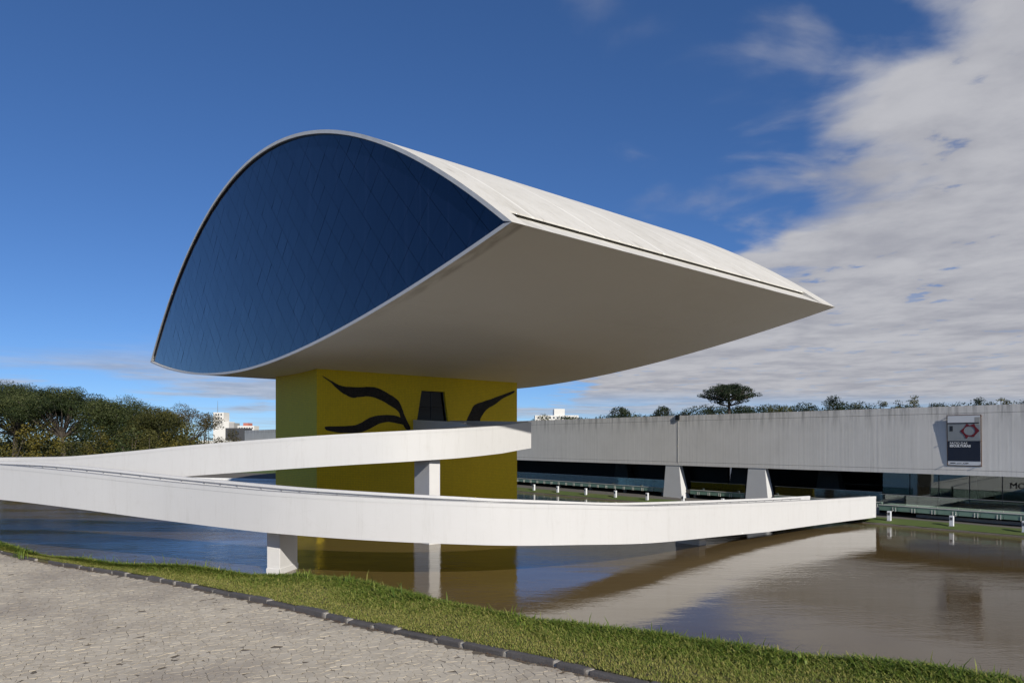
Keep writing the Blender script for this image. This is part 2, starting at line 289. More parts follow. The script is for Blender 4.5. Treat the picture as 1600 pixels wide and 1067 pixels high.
M = dict(ramp=m_ramp_white(), white=m_paint_white(), roof=m_roof(), soffit=m_soffit(), wall=m_wall(), tower=m_tower(), stroke=m_stroke(),
    nglass=m_facade_glass(), glass=m_clear_glass('clear_glass', (0.42, 0.48, 0.47), 0.06), gglass=m_clear_glass('balustrade_glass', (0.62, 0.72, 0.68), 0.05), water=m_water(), lawn=m_lawn(), soil=m_soil(), bed=m_paving_bed(), stone=m_stone(), basalt=m_basalt(),
    bark=m_bark(), gravel=m_gravel(), frame=plain('dark_frame', (0.03, 0.035, 0.045), 0.4), steel=plain('grey_steel', (0.32, 0.32, 0.32), 0.35, Metallic=0.6),
    mullion=plain('mullion', (0.17, 0.18, 0.25), 0.5), rim=plain('rim_concrete', (0.70, 0.69, 0.66), 0.8, 0.2, 1.2), grey=plain('grey_render', (0.36, 0.36, 0.35), 0.8, 0.15, 0.8),
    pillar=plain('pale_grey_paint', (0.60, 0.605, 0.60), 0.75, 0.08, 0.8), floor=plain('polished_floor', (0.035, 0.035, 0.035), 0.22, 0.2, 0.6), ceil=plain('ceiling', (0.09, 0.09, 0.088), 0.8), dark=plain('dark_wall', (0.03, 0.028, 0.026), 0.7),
    fascia=plain('green_glass_edge', (0.16, 0.26, 0.20), 0.25, 0.3, 1.5), palec=plain('pale_concrete', (0.55, 0.55, 0.5), 0.8), mortar=plain('mortar', (0.33, 0.305, 0.265), 0.9, 0.25, 9), black=plain('black_box', (0.012, 0.012, 0.012), 0.5),
    navy=plain('banner_navy', (0.006, 0.013, 0.033), 0.5, 0.1, 0.6), bphoto=plain('banner_grey', (0.27, 0.295, 0.31), 0.5, 0.35, 0.7), bred=plain('banner_red', (0.15, 0.006, 0.015), 0.5, 0.2, 2), bwhite=plain('banner_white', (0.7, 0.72, 0.74), 0.5, 0.05), bdark=plain('banner_dark', (0.02, 0.025, 0.035), 0.5),
    rust=plain('rusty_frame', (0.16, 0.10, 0.07), 0.8, 0.3, 4), lamp=plain('lamp_window', (0.03, 0.04, 0.06), 0.2), bld=plain('far_white_render', (0.72, 0.70, 0.66), 0.8, 0.05, 0.2), bldgrey=plain('far_grey_render', (0.4, 0.39, 0.38), 0.8, 0.1, 0.2), bldred=plain('far_red_render', (0.45, 0.16, 0.12), 0.8, 0.1, 0.2), win=plain('far_window', (0.05, 0.06, 0.08), 0.2),
    metalroof=plain('metal_roof', (0.06, 0.06, 0.065), 0.5), pool_bed=plain('pool_bed', (0.06, 0.05, 0.03), 0.9), ground=m_lawn('far_ground', (0.05, 0.07, 0.02), (0.09, 0.10, 0.035)), needle=plain('dry_needles', (0.20, 0.11, 0.05), 0.9, 0.3, 8),
    grass=m_foliage('grass_blades', (0.045, 0.10, 0.010), (0.175, 0.23, 0.035), (0.40, 0.36, 0.11)), 
    leaf_a=m_foliage('leaf_dark', (0.012, 0.022, 0.008), (0.050, 0.070, 0.022), (0.115, 0.130, 0.045)), leaf_b=m_foliage('leaf_olive', (0.018, 0.024, 0.007), (0.076, 0.080, 0.020), (0.16, 0.150, 0.045)),
    leaf_c=m_foliage('leaf_yellow', (0.045, 0.045, 0.010), (0.115, 0.105, 0.02), (0.19, 0.155, 0.03)), leaf_d=m_foliage('leaf_brownish', (0.035, 0.033, 0.015), (0.075, 0.066, 0.026), (0.12, 0.095, 0.04)), leaf_e=m_foliage('needle_dark', (0.012, 0.022, 0.010), (0.026, 0.040, 0.017), (0.05, 0.066, 0.03)))

# ------------------------------------------------------------------ frame of the museum: local x = d (depth), local y = u (along the facade)
TH = R(39.5); P0 = Vector((0, 30, 0))
fD = Vector((math.cos(TH), math.sin(TH), 0)); fF = Vector((-math.sin(TH), math.cos(TH), 0))
def W(d, u, z=0.0): p = P0 + fD * d + fF * u; return Vector((p.x, p.y, z))

# ------------------------------------------------------------------ setting: ground, water, lawns
g = mesh('ground', [(-4000, -4000, -0.9), (4000, -4000, -0.9), (4000, 6000, -0.9), (-4000, 6000, -0.9)], [(0, 1, 2, 3)], M['ground']); tag(g, kind='structure')
w = mesh('pool_water', [(-170, 2, 0), (120, 2, 0), (120, 170, 0), (-170, 170, 0)], [(0, 1, 2, 3)], M['water']); tag(w, kind='structure')
def strip(name, rows, mat, kind='structure', smooth=True, parent=None):
    n = len(rows[0]); V = [p for r in rows for p in r]; F = [(i * n + k, i * n + k + 1, (i + 1) * n + k + 1, (i + 1) * n + k) for i in range(len(rows) - 1) for k in range(n - 1)]
    o = mesh(name, V, F, mat, parent, smooth)
    if kind: tag(o, kind=kind)
    return o
# far bank along the museum: stone edge, grass strip, gravel, open ground behind
EDGE = 40.1
def wline(prof, u0, u1, n):   # rows along u of a (d, z) profile, with a little unevenness
    return [[W(d + (random.uniform(-.04, .04) if 0 < k < len(prof) - 1 else 0), u0 + (u1 - u0) * i / n, z + (random.uniform(-.025, .025) if 0 < k < len(prof) - 1 else 0)) for k, (d, z) in enumerate(prof)] for i in range(n + 1)]
strip('pool_edge', wline([(EDGE - .02, -.6), (EDGE - .02, .08), (EDGE + .07, .085), (EDGE + .1, .04)], -60, 130, 240), M['gravel'])
strip('bank_grass', wline([(EDGE + .14, .10), (EDGE + .5, .22), (EDGE + 1.0, .34), (EDGE + 1.5, .42), (EDGE + 1.9, .40)], -60, 130, 300), M['lawn'])
strip('gravel_strip', wline([(EDGE + 1.75, .36), (EDGE + 3.5, .34), (EDGE + 9, .34)], -60, 175, 120), M['gravel'])
o = mesh('lawn', [W(EDGE + 8.9, -700, .30), W(1500, -700, .30), W(1500, 1500, .30), W(EDGE + 8.9, 1500, .30)], [(0, 1, 2, 3)], M['ground']); tag(o, kind='structure')
# far left bank, from the trees round behind the yellow tower
LB = [(-230, 132), (-150, 131), (-61, 123.5), (-40, 116.5), (-12, 112), (20, 108)]
def lrow(dy, z): return [Vector((x, y + dy, z + random.uniform(-.02, .02))) for x, y in LB]
strip('stone_embankment', [lrow(0, -.6), lrow(0, .28), lrow(.25, .32), lrow(.3, .2)], M['rim'])
strip('embankment_gravel', [lrow(.28, .24), lrow(2.5, .75), lrow(5.0, 1.0)], M['gravel'])
strip('park_lawn', [lrow(4.9, .97), lrow(9, 1.3), lrow(30, 1.6), lrow(120, 1.9), lrow(900, 2.0)], M['lawn'])

# near bank: paving, kerb, grass, slope
ZP = 4.3; HG = CAMZ - ZP
def gp(px, py, h=HG): Y = h * 1067.0 / (py - 688.0); return Vector(((px - 800.0) / 1067.0 * Y, Y, CAMZ - h))
KERB = [Vector(p) for p in [(-20.5, 20.5, ZP), (-15.4, 17.6, ZP), (-11.9, 15.85, ZP), (-10.55, 14.92, ZP), (-9.29, 14.16, ZP), (-7.36, 13.09, ZP), (-5.65, 12.06, ZP), (-3.6, 10.67, ZP), (-2.6, 9.91, ZP), (-1.75, 9.34, ZP), (-.82, 8.70, ZP), (.37, 7.95, ZP), (1.11, 7.38, ZP), (1.9, 6.77, ZP), (3.3, 5.6, ZP), (6, 3.1, ZP), (9, .2, ZP)]]
CREST = [Vector(p) for p in [(-18.9, 21.2, ZP), (-13.95, 17.5, ZP), (-12.15, 16.2, ZP), (-10.8, 15.25, ZP), (-9.55, 14.55, ZP), (-7.8, 13.8, ZP), (-6.35, 13.55, ZP), (-4.95, 13.2, ZP), (-4.1, 13.25, ZP), (-2.85, 12.7, ZP), (-2.3, 12.2, ZP), (-1.05, 10.95, ZP), (0, 10.3, ZP), (.92, 9.86, ZP), (1.76, 9.37, ZP), (3.22, 8.6, ZP), (4.48, 7.97, ZP), (5.5, 7.34, ZP), (6.5, 6.6, ZP), (9.5, 4.0, ZP), (13, .5, ZP)]]
def resample(L, n):
    d = [0]
    for a, b in zip(L[:-1], L[1:]): d.append(d[-1] + (b - a).length)
    out = []
    for i in range(n):
        s = d[-1] * i / (n - 1); k = 0
        while k < len(L) - 2 and d[k + 1] < s: k += 1
        out.append(L[k].lerp(L[k + 1], (s - d[k]) / max(1e-9, d[k + 1] - d[k])))
    return out
NB = 90
CREST = [Vector((p.x * q, p.y * q, p.z)) for p in CREST for q in (1.0 - .055 * min(1, max(0, (p.x + 9) / 6)),)]
K = resample(KERB, NB); C = resample(CREST, NB)
def bank_row(f, dz=0.0):
    r = []
    for k, c in zip(K, C):
        p = k.lerp(c, f); p = p.copy(); p.z = ZP + 0.06 + dz + 0.04 * math.sin(p.x * 1.7) * math.sin(p.y * 1.1) * f; r.append(p)
    return r
def slope_row(out, z):
    r = []
    for i, (k, c) in enumerate(zip(K, C)):
        n = (C[min(i + 1, NB - 1)] - C[max(i - 1, 0)]).normalized(); n = Vector((-n.y, n.x, 0))
        p = c + n * out; r.append(Vector((p.x, p.y, z)))
    return r
bank_rows = [bank_row(0.0, -.20)] + [bank_row(f, 0.02 * f) for f in (.12, .3, .5, .7, .9, 1.0)]
strip('grass_bank', bank_rows + [slope_row(.5, ZP - .25), slope_row(2.0, ZP - 1.6), slope_row(5.2, -.5)], M['soil'])
pave = mesh('pavement', [k + Vector((0, 0, -.0045)) for k in K] + [Vector((30, -60, ZP - .0045)), Vector((-60, -60, ZP - .0045)), Vector((-60, 30, ZP - .0045))], [tuple(range(NB + 3))], M['bed']); tag(pave, kind='structure')

# paving stones (irregular small setts): the nearest are objects of their own, the rest one part
def kerb_side(x, y):   # > 0 on the paving side
    best = 1e9; sg = 0
    for a, b in zip(KERB[:-1], KERB[1:]):
        e = b - a; t = max(0, min(1, ((x - a.x) * e.x + (y - a.y) * e.y) / (e.x ** 2 + e.y ** 2)))
        qx = a.x + e.x * t; qy = a.y + e.y * t; dd = math.hypot(x - qx, y - qy)
        if dd < best: best = dd; sg = -(e.x * (y - a.y) - e.y * (x - a.x))
    return best if sg > 0 else -best
S = 0.086
gx0, gy0, nx_, ny_ = -14.0, 6.6, 192, 128
jx = np.random.default_rng(3).uniform(-.42, .42, (nx_, ny_)); jy = np.random.default_rng(4).uniform(-.42, .42, (nx_, ny_))
SX = gx0 + (np.arange(nx_)[:, None] + .5 * (np.arange(ny_)[None, :] % 2) + jx) * S; SY = gy0 + (np.arange(ny_)[None, :] + jy) * S * .92
def clip_half(poly, mx_, my_, nx, ny):
    out = []; m = len(poly)
    for i in range(m):
        a = poly[i]; b = poly[(i + 1) % m]; da = (a[0] - mx_) * nx + (a[1] - my_) * ny; db = (b[0] - mx_) * nx + (b[1] - my_) * ny
        if da <= 0: out.append(a)
        if (da < 0 < db) or (db < 0 < da): t = da / (da - db); out.append((a[0] + (b[0] - a[0]) * t, a[1] + (b[1] - a[1]) * t))
    return out
alive = np.random.default_rng(11).random((nx_, ny_)) > .22
cells = []
for i in range(3, nx_ - 3):
    for j in range(3, ny_ - 3):
        if not alive[i, j]: continue
        x, y = SX[i, j], SY[i, j]
        rx = x / y
        if rx < -.80 or rx > .35 or HG * 1067 / y + 688 > 1085: continue
        ks = kerb_side(x, y)
        if ks < .05: continue
        poly = [(x - .2, y - .2), (x + .2, y - .2), (x + .2, y + .2), (x - .2, y + .2)]
        for di in (-1, 1, 0, -2, 2, -3, 3):
            for dj in (-1, 1, 0, -2, 2, -3, 3):
                if (di or dj) and alive[i + di, j + dj]:
                    qx, qy = SX[i + di, j + dj], SY[i + di, j + dj]; L = math.hypot(qx - x, qy - y)
                    gap = .0012 + .0035 * ((i * 7 + j * 13) % 5) / 5
                    if L < .34: poly = clip_half(poly, (x + qx) / 2 - (qx - x) / L * gap, (y + qy) / 2 - (qy - y) / L * gap, (qx - x) / L, (qy - y) / L)
                if len(poly) < 3: break
        if len(poly) >= 3 and (ks > .16 or all(kerb_side(*q) > .015 for q in poly)): cells.append((x * x + y * y, x, y, poly))
cells.sort()
def stone_geo(x, y, poly):
    n = len(poly); tz = random.gauss(0, .0018); ax, ay = random.gauss(0, .018), random.gauss(0, .018)
    top = [(x + (px - x) * .985, y + (py - y) * .985, ZP + tz + ax * (px - x) + ay * (py - y)) for px, py in poly]
    mid_ = [(px, py, ZP + tz - .005 + ax * (px - x) + ay * (py - y)) for px, py in poly]; bot = [(px, py, ZP - .03) for px, py in poly]
    V = top + mid_ + bot; F = [tuple(range(n))] + [(a + i, b + i, b + (i + 1) % n, a + (i + 1) % n) for a, b in ((0, n), (n, 2 * n)) for i in range(n)]
    return V, F
rest = MB(); ra = []
for q, (dd, x, y, poly) in enumerate(cells):
    V, F = stone_geo(x, y, poly); val = min(1, max(0, random.gauss(.5, .24)))
    if q < 300: mesh('paving_stone', V, F, M['stone'], pave, attr=[val] * len(V))
    else: rest.add(V, F); ra += [val] * len(V)
o = mesh('paving_stones', rest.V, rest.F, M['stone'], pave, attr=ra); tag(o, kind='stuff')

# kerb of basalt blocks with pale mortar between
kerb = empty('kerb', (0, 0, 0)); tag(kerb, 'low kerb of dark basalt blocks with pale mortar joints edging the grass', 'kerb')
kl = resample(KERB, 600); acc = 0; segs = []; cur = 0; tot = sum((b - a).length for a, b in zip(kl[:-1], kl[1:])); step = tot / 599
s = 0.0
def kp(s): i = max(0, min(598, int(s / step))); return kl[i].lerp(kl[i + 1], s / step - i)
while s < tot - .7:
    L = random.uniform(.36, .68); a, b = kp(s), kp(s + L); e = (b - a).normalized(); n = Vector((-e.y, e.x, 0))
    if -13.6 < a.x < 3.5 and not (-10.75 < a.x < -10.1):
        mm = (a + b) / 2; h = random.uniform(.045, .08); wd = random.uniform(.10, .13); V = []
        for zz in (-.06, h):
            for (tt, oo) in ((0, 0), (1, 0), (1, wd), (0, wd)):
                q = a.lerp(b, tt) + n * (oo + random.uniform(-.018, .018) - .02) + e * random.uniform(-.012, .012); V.append((q.x, q.y, ZP + zz + random.uniform(-.008, .008)))
        o = mesh('kerb_stone', V, BOXF, M['basalt'], kerb); bevelled(o.data, .016, 2)
        b2 = kp(s + L + .055); V = []
        for zz in (-.05, h - .006):
            for (pt, oo) in ((b - e * .01, .01), (b2 + e * .01, .01), (b2 + e * .01, .12), (b - e * .01, .12)):
                q = pt + n * (oo - .018 + random.uniform(-.008, .008)); V.append((q.x, q.y, ZP + zz + random.uniform(-.012, .004)))
        mo = mesh('mortar_joint', V, BOXF, M['mortar'], kerb); bevelled(mo.data, .012)
    s += L + .055

# ------------------------------------------------------------------ the eye gallery on its yellow tower
eye = empty('eye_gallery', W(15, 35, 0), TH)
tag(eye, 'huge eye shaped concrete gallery with dark blue glass on yellow tower rising from pool', 'museum building')
EO = Vector((15, 35, 0))    # local offsets: meshes below are given in (d, u, z) and shifted
def L3(d, u, z): return (d - 15.0, u - 35.0, z)
TIP = 16.5; DEP = 30.2
def zu(u): x = (u - 35) / 35; return 30.05 - (30.05 - TIP) * x * x
def zl(u): x = abs((u - 35) / 35); return 12.72 + (TIP - 12.72) * x ** 1.85
def slope(f_, u): return (f_(min(70, u + .05)) - f_(max(0, u - .05))) / .1
def zui(u): return zu(u) - .22 * math.hypot(1, slope(zu, u))
def zli(u): return zl(u) + .20 * math.hypot(1, slope(zl, u))
# roof with the long gutter slot near its edge (both edges)
GU = 1.45; GD = .27; GB = 2.7; DA, DBk = .9, 28.4
us = [0, .4, .9, GU] + list(np.linspace(2.6, 67.4, 60)) + [68.55, 69.2, 69.65, 70]; ds = [0, DA, 7, 14, 21, DBk, DEP]
V = []; F = []; idx = {}
for i, u in enumerate(us):
    for j, d in enumerate(ds): idx[i, j] = len(V); V.append(L3(d, u, zu(u)))
for i in range(len(us) - 1):
    for j in range(len(ds) - 1):
        if not (us[i] < GU and 1 <= j <= len(ds) - 3): F.append((idx[i, j], idx[i, j + 1], idx[i + 1, j + 1], idx[i + 1, j]))
def quad(*p): b = len(V); V.extend(p); F.append((b, b + 1, b + 2, b + 3))
bl = [(0, TIP), (GU, zu(GU) - GD), (GB, zu(GB) - GD)]       # lowered edge band running in under the roof slab
for (ua, za), (ub_, zb_) in zip(bl[:-1], bl[1:]): quad(L3(DA, ua, za), L3(DBk, ua, za), L3(DBk, ub_, zb_), L3(DA, ub_, zb_))
quad(L3(DA, GU, zu(GU)), L3(DBk, GU, zu(GU)), L3(DBk, GU, zu(GU) - .09), L3(DA, GU, zu(GU) - .09))
quad(L3(DA, GU, zu(GU) - .09), L3(DBk, GU, zu(GU) - .09), L3(DBk, GB, zu(GB) - GD + .01), L3(DA, GB, zu(GB) - GD + .01))
for dd_ in (DA, DBk):
    quad(L3(dd_, 0, TIP), L3(dd_, .9, zu(.9)), L3(dd_, GU, zu(GU)), L3(dd_, GU, zu(GU) - GD)); quad(L3(dd_, GU, zu(GU) - .09), L3(dd_, GU, zu(GU) - GD), L3(dd_, GB, zu(GB) - GD), L3(dd_, GB, zu(GB) - GD + .005))
roof = mesh('roof_shell', V, F, M['roof'], eye, True)
bmr = bmesh.new(); bmr.from_mesh(roof.data); bmesh.ops.recalc_face_normals(bmr, faces=bmr.faces[:])
for e in bmr.edges: 
    if len(e.link_faces) == 2 and e.calc_face_angle(0) > .3: e.smooth = False
bmr.to_mesh(roof.data); bmr.free()
V = []; F = []
ul = list(np.linspace(0, 70, 81)); dl = list(np.linspace(0, DEP, 13))
for u in ul:
    for d in dl: V.append(L3(d, u, zl(u) - 0.002))
n = len(dl); F = [(i * n + j, (i + 1) * n + j, (i + 1) * n + j + 1, i * n + j + 1) for i in range(len(ul) - 1) for j in range(n - 1)]
mesh('soffit', V, F, M['soffit'], eye, True)
# rims: front and back edges of the shell, with reveals
uin0 = 0.62
un = [0] + list(np.linspace(uin0, 70 - uin0, 100)) + [70]
def rim(name, fo, fi, mat, dface, dback):
    V = []; F = []
    for u in un:
        zo = fo(u); zi = fi(u) if 0 < u < 70 else zo
        if name == 'upper_rim': zi = max(zi, .5 * (zui(u) + zli(u))) if 0 < u < 70 else zo
        else: zi = min(zi, .5 * (zui(u) + zli(u))) if 0 < u < 70 else zo
        V += [L3(dface, u, zo), L3(dface, u, zi), L3(dback, u, zi)]
    for i in range(len(un) - 1): F += [(3 * i, 3 * i + 3, 3 * i + 4, 3 * i + 1), (3 * i + 1, 3 * i + 4, 3 * i + 5, 3 * i + 2)]
    return mesh(name, V, F, mat, eye)
rim('upper_rim', zu, zui, M['rim'], 0, .24); rim('lower_rim', zl, zli, M['white'], 0, .24)
rim('upper_rim', zu, zui, M['rim'], DEP, DEP - .55); rim('lower_rim', zl, zli, M['white'], DEP, DEP - .55)
# dark frame line just inside the upper rim
fr = MB()
for a, b in zip(un[1:-2], un[2:-1]):
    if zui(a) - zli(a) < .25 or zui(b) - zli(b) < .25: continue
    wdt = .06
    fr.add([L3(.10, a, zui(a) - .002), L3(.10, b, zui(b) - .002), L3(.10, b, zui(b) - wdt), L3(.10, a, zui(a) - wdt), L3(.21, a, zui(a) - .002), L3(.21, b, zui(b) - .002), L3(.21, b, zui(b) - wdt), L3(.21, a, zui(a) - wdt)], [(0, 1, 2, 3), (3, 2, 6, 7), (0, 4, 5, 1)])
fr.build('facade_frame', M['frame'], eye)
# backing of the facade (mullions show in the joints) and the rear facade
def lens(d, mat, name):
    V = []; F = []
    for u in un[1:-1]: V += [L3(d, u, zui(u)), L3(d, u, zli(u))]
    for i in range(len(un) - 3): F.append((2 * i, 2 * i + 2, 2 * i + 3, 2 * i + 1))
    return mesh(name, V, F, mat, eye)
lens(.235, M['mullion'], 'mullion_grid'); lens(DEP - .5, M['nglass'], 'rear_glass')
# glass panes: a diagonal lattice of squares cut to the eye outline
outl = [(u, zli(u)) for u in un[1:-1]] + [(u, zui(u)) for u in reversed(un[1:-1])]
outl = [outl[i] for i in range(0, len(outl), 2)]
panes = []; PS = 2.15; gp_ = .014
for a in range(-40, 60):
    for b in range(-40, 60):
        s0, t0 = a * PS + .62, b * PS + .35         # s = u + z, t = u - z
        sq = [((s_ + t_) / 2, (s_ - t_) / 2) for s_, t_ in ((s0 + gp_, t0 + gp_), (s0 + PS - gp_, t0 + gp_), (s0 + PS - gp_, t0 + PS - gp_), (s0 + gp_, t0 + PS - gp_))]
        if max(q[0] for q in sq) < 0 or min(q[0] for q in sq) > 70 or max(q[1] for q in sq) < 12 or min(q[1] for q in sq) > 31: continue
        poly = sq
        for i in range(len(outl)):
            p, q = outl[i], outl[(i + 1) % len(outl)]; ex, ez = q[0] - p[0], q[1] - p[1]; L = math.hypot(ex, ez)
            if L < 1e-6: continue
            poly = clip_half(poly, p[0], p[1], ez / L, -ex / L)
            if len(poly) < 3: break
        if len(poly) < 3: continue
        ar = abs(sum(poly[i][0] * poly[(i + 1) % len(poly)][1] - poly[(i + 1) % len(poly)][0] * poly[i][1] for i in range(len(poly)))) / 2
        if ar > .02: panes.append((ar, poly))
panes.sort(key=lambda t: -t[0])
small = MB(); sa = []
for q, (ar, poly) in enumerate(panes):
    n = len(poly); cx = sum(p[0] for p in poly) / n; cz = sum(p[1] for p in poly) / n; ta, tb = random.gauss(0, .004), random.gauss(0, .004); d0 = .19 + random.uniform(-.004, .004)
    V = [L3(d0 + ta * (u - cx) + tb * (z - cz), u, z) for u, z in poly] + [L3(.23, u, z) for u, z in poly]
    F = [tuple(range(n))] + [(i, n + i, n + (i + 1) % n, (i + 1) % n) for i in range(n)]; val = random.random()
    if q < 300: mesh('glass_pane', V, F, M['nglass'], eye, attr=[val] * len(V))
    else: small.add(V, F); sa += [val] * len(V)
if small.V: o = mesh('edge_panes', small.V, small.F, M['nglass'], eye, attr=sa); tag(o, kind='stuff')
# tower with its doorway
d0, d1, u0, u1 = 4.25, 25.75, 30.43, 39.57; ztop = 13.4
DR = [(13.66, 7.62), (17.44, 7.62), (16.86, 11.47), (14.33, 11.47)]
V = [L3(d0, u0, -.6), L3(d1, u0, -.6), L3(d1, u1, -.6), L3(d0, u1, -.6), L3(d0, u0, ztop), L3(d1, u0, ztop), L3(d1, u1, ztop), L3(d0, u1, ztop)] + [L3(d, u0, z) for d, z in DR] + [L3(d, u0 + .55, z) for d, z in DR]
F = [(0, 1, 9, 8), (1, 5, 10, 9), (5, 4, 11, 10), (4, 0, 8, 11), (8, 9, 13, 12), (9, 10, 14, 13), (10, 11, 15, 14), (11, 8, 12, 15), (1, 2, 6, 5), (2, 3, 7, 6), (3, 0, 4, 7)]
mesh('tower', V, F, M['tower'], eye)
door = mesh('door', [L3(d, u0 + .35, z) for d, z in DR], [(0, 1, 2, 3)], m_clear_glass('door_glass', (0.02, 0.02, 0.025), -0.025), eye)
box('inner_wall', *[a - b for a, b in zip((13.0, 18.2, u0 + .56, u0 + .62, 7.4, 11.8), (15, 15, 35, 35, 0, 0))], M['black'], eye)
df = MB()
for (a, b) in ((0, 1), (1, 2), (2, 3), (3, 0)):
    df.tube([L3(DR[a][0], u0 + .3, DR[a][1]), L3(DR[b][0], u0 + .3, DR[b][1])], .05, 4)
df.tube([L3(15.55, u0 + .3, 7.62), L3(15.55, u0 + .3, 11.47)], .025, 4); df.tube([L3(13.95, u0 + .3, 10.0), L3(17.1, u0 + .3, 10.0)], .025, 4)
df.build('door_frame', M['frame'], door)
def smoothc(pts, k=3):
    out = []; n = len(pts)
    for i in range(n):
        p0, p1, p2, p3 = pts[i - 1], pts[i], pts[(i + 1) % n], pts[(i + 2) % n]
        for t in range(k):
            t = t / k; out.append(tuple(.5 * ((2 * b) + (-a + c) * t + (2 * a - 5 * b + 4 * c - d) * t * t + (-a + 3 * b - 3 * c + d) * t ** 3) for a, b, c, d in zip(p0, p1, p2, p3)))
    return out
ST1 = [(4.7, 12.25), (5.67, 11.82), (6.53, 11.5), (7.77, 11.46), (9.41, 11.55), (10.34, 11.3), (11.3, 10.85), (11.98, 10.4), (12.3, 9.75), (12.6, 9.05), (13.2, 7.98), (12.67, 7.9), (12.2, 8.75), (11.98, 9.34), (11.6, 9.72), (10.91, 10.07), (9.97, 10.5), (9.04, 10.72), (8.13, 10.64), (7.5, 10.54), (6.85, 10.75), (6.18, 11.13), (5.5, 11.7)]
ST2 = [(12.5, 8.35), (11.78, 8.42), (10.91, 8.55), (10.15, 8.42), (9.41, 8.08), (8.49, 7.68), (7.77, 7.54), (6.36, 7.56), (5.33, 7.68), (4.98, 7.88), (5.1, 8.08), (6.36, 8.1), (7.41, 8.18), (8.13, 8.36), (8.85, 8.76), (9.59, 9.04), (10.72, 9.18), (11.69, 9.1), (12.3, 8.8)]
ST3 = [(19.3, 8.4), (19.93, 9.72), (20.39, 10.37), (21.8, 10.84), (23.49, 11.36), (25.31, 11.98), (25.24, 11.72), (23.99, 11.19), (23.0, 10.57), (21.8, 9.94), (21.09, 9.06), (20.8, 8.4)]
for k, st in enumerate((ST1, ST2, ST3)):
    pts = smoothc(st); pts = [(a + random.uniform(-.02, .02), b + random.uniform(-.02, .02)) for a, b in pts]; n = len(pts); uu = u0 - .018 - .006 * (k == 1)
    V = [L3(a, uu, b) for a, b in pts] + [L3(a, u0 + .01, b) for a, b in pts]
    mesh('mosaic_stroke', V, [tuple(range(n))] + [(i, n + i, n + (i + 1) % n, (i + 1) % n) for i in range(n)], M['stroke'], eye)

# ------------------------------------------------------------------ the ramp
ramp = empty('access_ramp', (-12, 36, 0)); tag(ramp, 'long curving white concrete ramp looping over the pool to the yellow tower', 'ramp')
RO = Vector((-12, 36, 0))
HWID = 1.55; PH = 1.1
low = [(30.4, 57.0, 2.25), (24.3, 53.0, 2.32), (18.65, 48.3, 2.55), (13.55, 43.8, 2.82), (7.9, 38.3, 3.21), (3.27, 34.9, 3.62), (0, 33.45, 3.81), (-2.44, 32.9, 3.95), (-5.0, 32.75, 4.07), (-7.64, 32.95, 4.18), (-10.7, 33.6, 4.30), (-13.6, 34.55, 4.42), (-19.8, 37.0, 4.75), (-25.6, 39.0, 5.15), (-30.7, 40.9, 5.42)]
upn = [(-36, 48.0, 5.66), (-30.5, 46.5, 5.80), (-25.4, 45.2, 6.18), (-20.8, 44.3, 6.60), (-15.1, 43.6, 7.03), (-11.5, 43.55, 7.27), (-8.2, 43.8, 7.46), (-6.1, 44.45, 7.58), (-4.2, 45.5, 7.68), (-2.6, 46.95, 7.80), (-.7, 49.2, 7.98)]
def off_pts(L, side):      # centre line from a near edge; side = +1: shift to the left of travel
    out = []
    for i, p in enumerate(L):
        a = Vector(L[max(0, i - 1)][:2]); b = Vector(L[min(len(L) - 1, i + 1)][:2]); t = (b - a).normalized(); n = Vector((-t.y, t.x)) * side
        out.append((p[0] + n.x * HWID, p[1] + n.y * HWID, p[2]))
    return out
cl = off_pts(low, -1) + [(-34.5, 44.0, 5.5), (-38.4, 45.3, 5.53), (-40.9, 47.4, 5.57), (-39.6, 49.7, 5.61)] + off_pts(upn, 1)
def crom(L, per):
    out = []; n = len(L)
    for i in range(n - 1):
        p0, p1, p2, p3 = [np.array(L[max(0, min(n - 1, k))]) for k in (i - 1, i, i + 1, i + 2)]
        for t in range(per):
            t = t / per; out.append(.5 * (2 * p1 + (p2 - p0) * t + (2 * p0 - 5 * p1 + 4 * p2 - p3) * t * t + (3 * p1 - p0 - 3 * p2 + p3) * t ** 3))
    out.append(np.array(L[-1])); return out
cs = crom(cl, 12)
Lr = []; Rr = []; Zr = []
for i, p in enumerate(cs):
    t = cs[min(i + 1, len(cs) - 1)] - cs[max(i - 1, 0)]; t = t[:2] / np.hypot(*t[:2]); nrm = np.array([-t[1], t[0]])
    Lr.append(p[:2] + nrm * HWID); Rr.append(p[:2] - nrm * HWID); Zr.append(p[2])
nmain = len(cs)
tl = W(13.45, u0 - .0, 0); tr = W(17.65, u0 - .0, 0)
Rr += [np.array([.75, 51.05]), np.array([1.46, 52.0]), np.array([tr.x, tr.y])]; Lr += [np.array([-3.95, 52.6]), np.array([-3.75, 53.5]), np.array([tl.x, tl.y])]; Zr += [8.22, 8.32, 8.78]
ns = len(Lr); sl = [0.0]
for i in range(1, ns): sl.append(sl[-1] + float(np.hypot(*((Lr[i] + Rr[i]) / 2 - (Lr[i - 1] + Rr[i - 1]) / 2))))
TT = [2.05] * ns
for i in range(ns):
    if sl[i] < 16: TT[i] = 1.76 + .29 * (sl[i] / 16)
    if sl[i] > 90: TT[i] = 2.0
def inward(i, side, dist):     # point on the left (side 0) or right (1) edge moved inwards
    a, b = (Lr[i], Rr[i]) if side == 0 else (Rr[i], Lr[i]); v = b - a; return a + v / np.hypot(*v) * dist
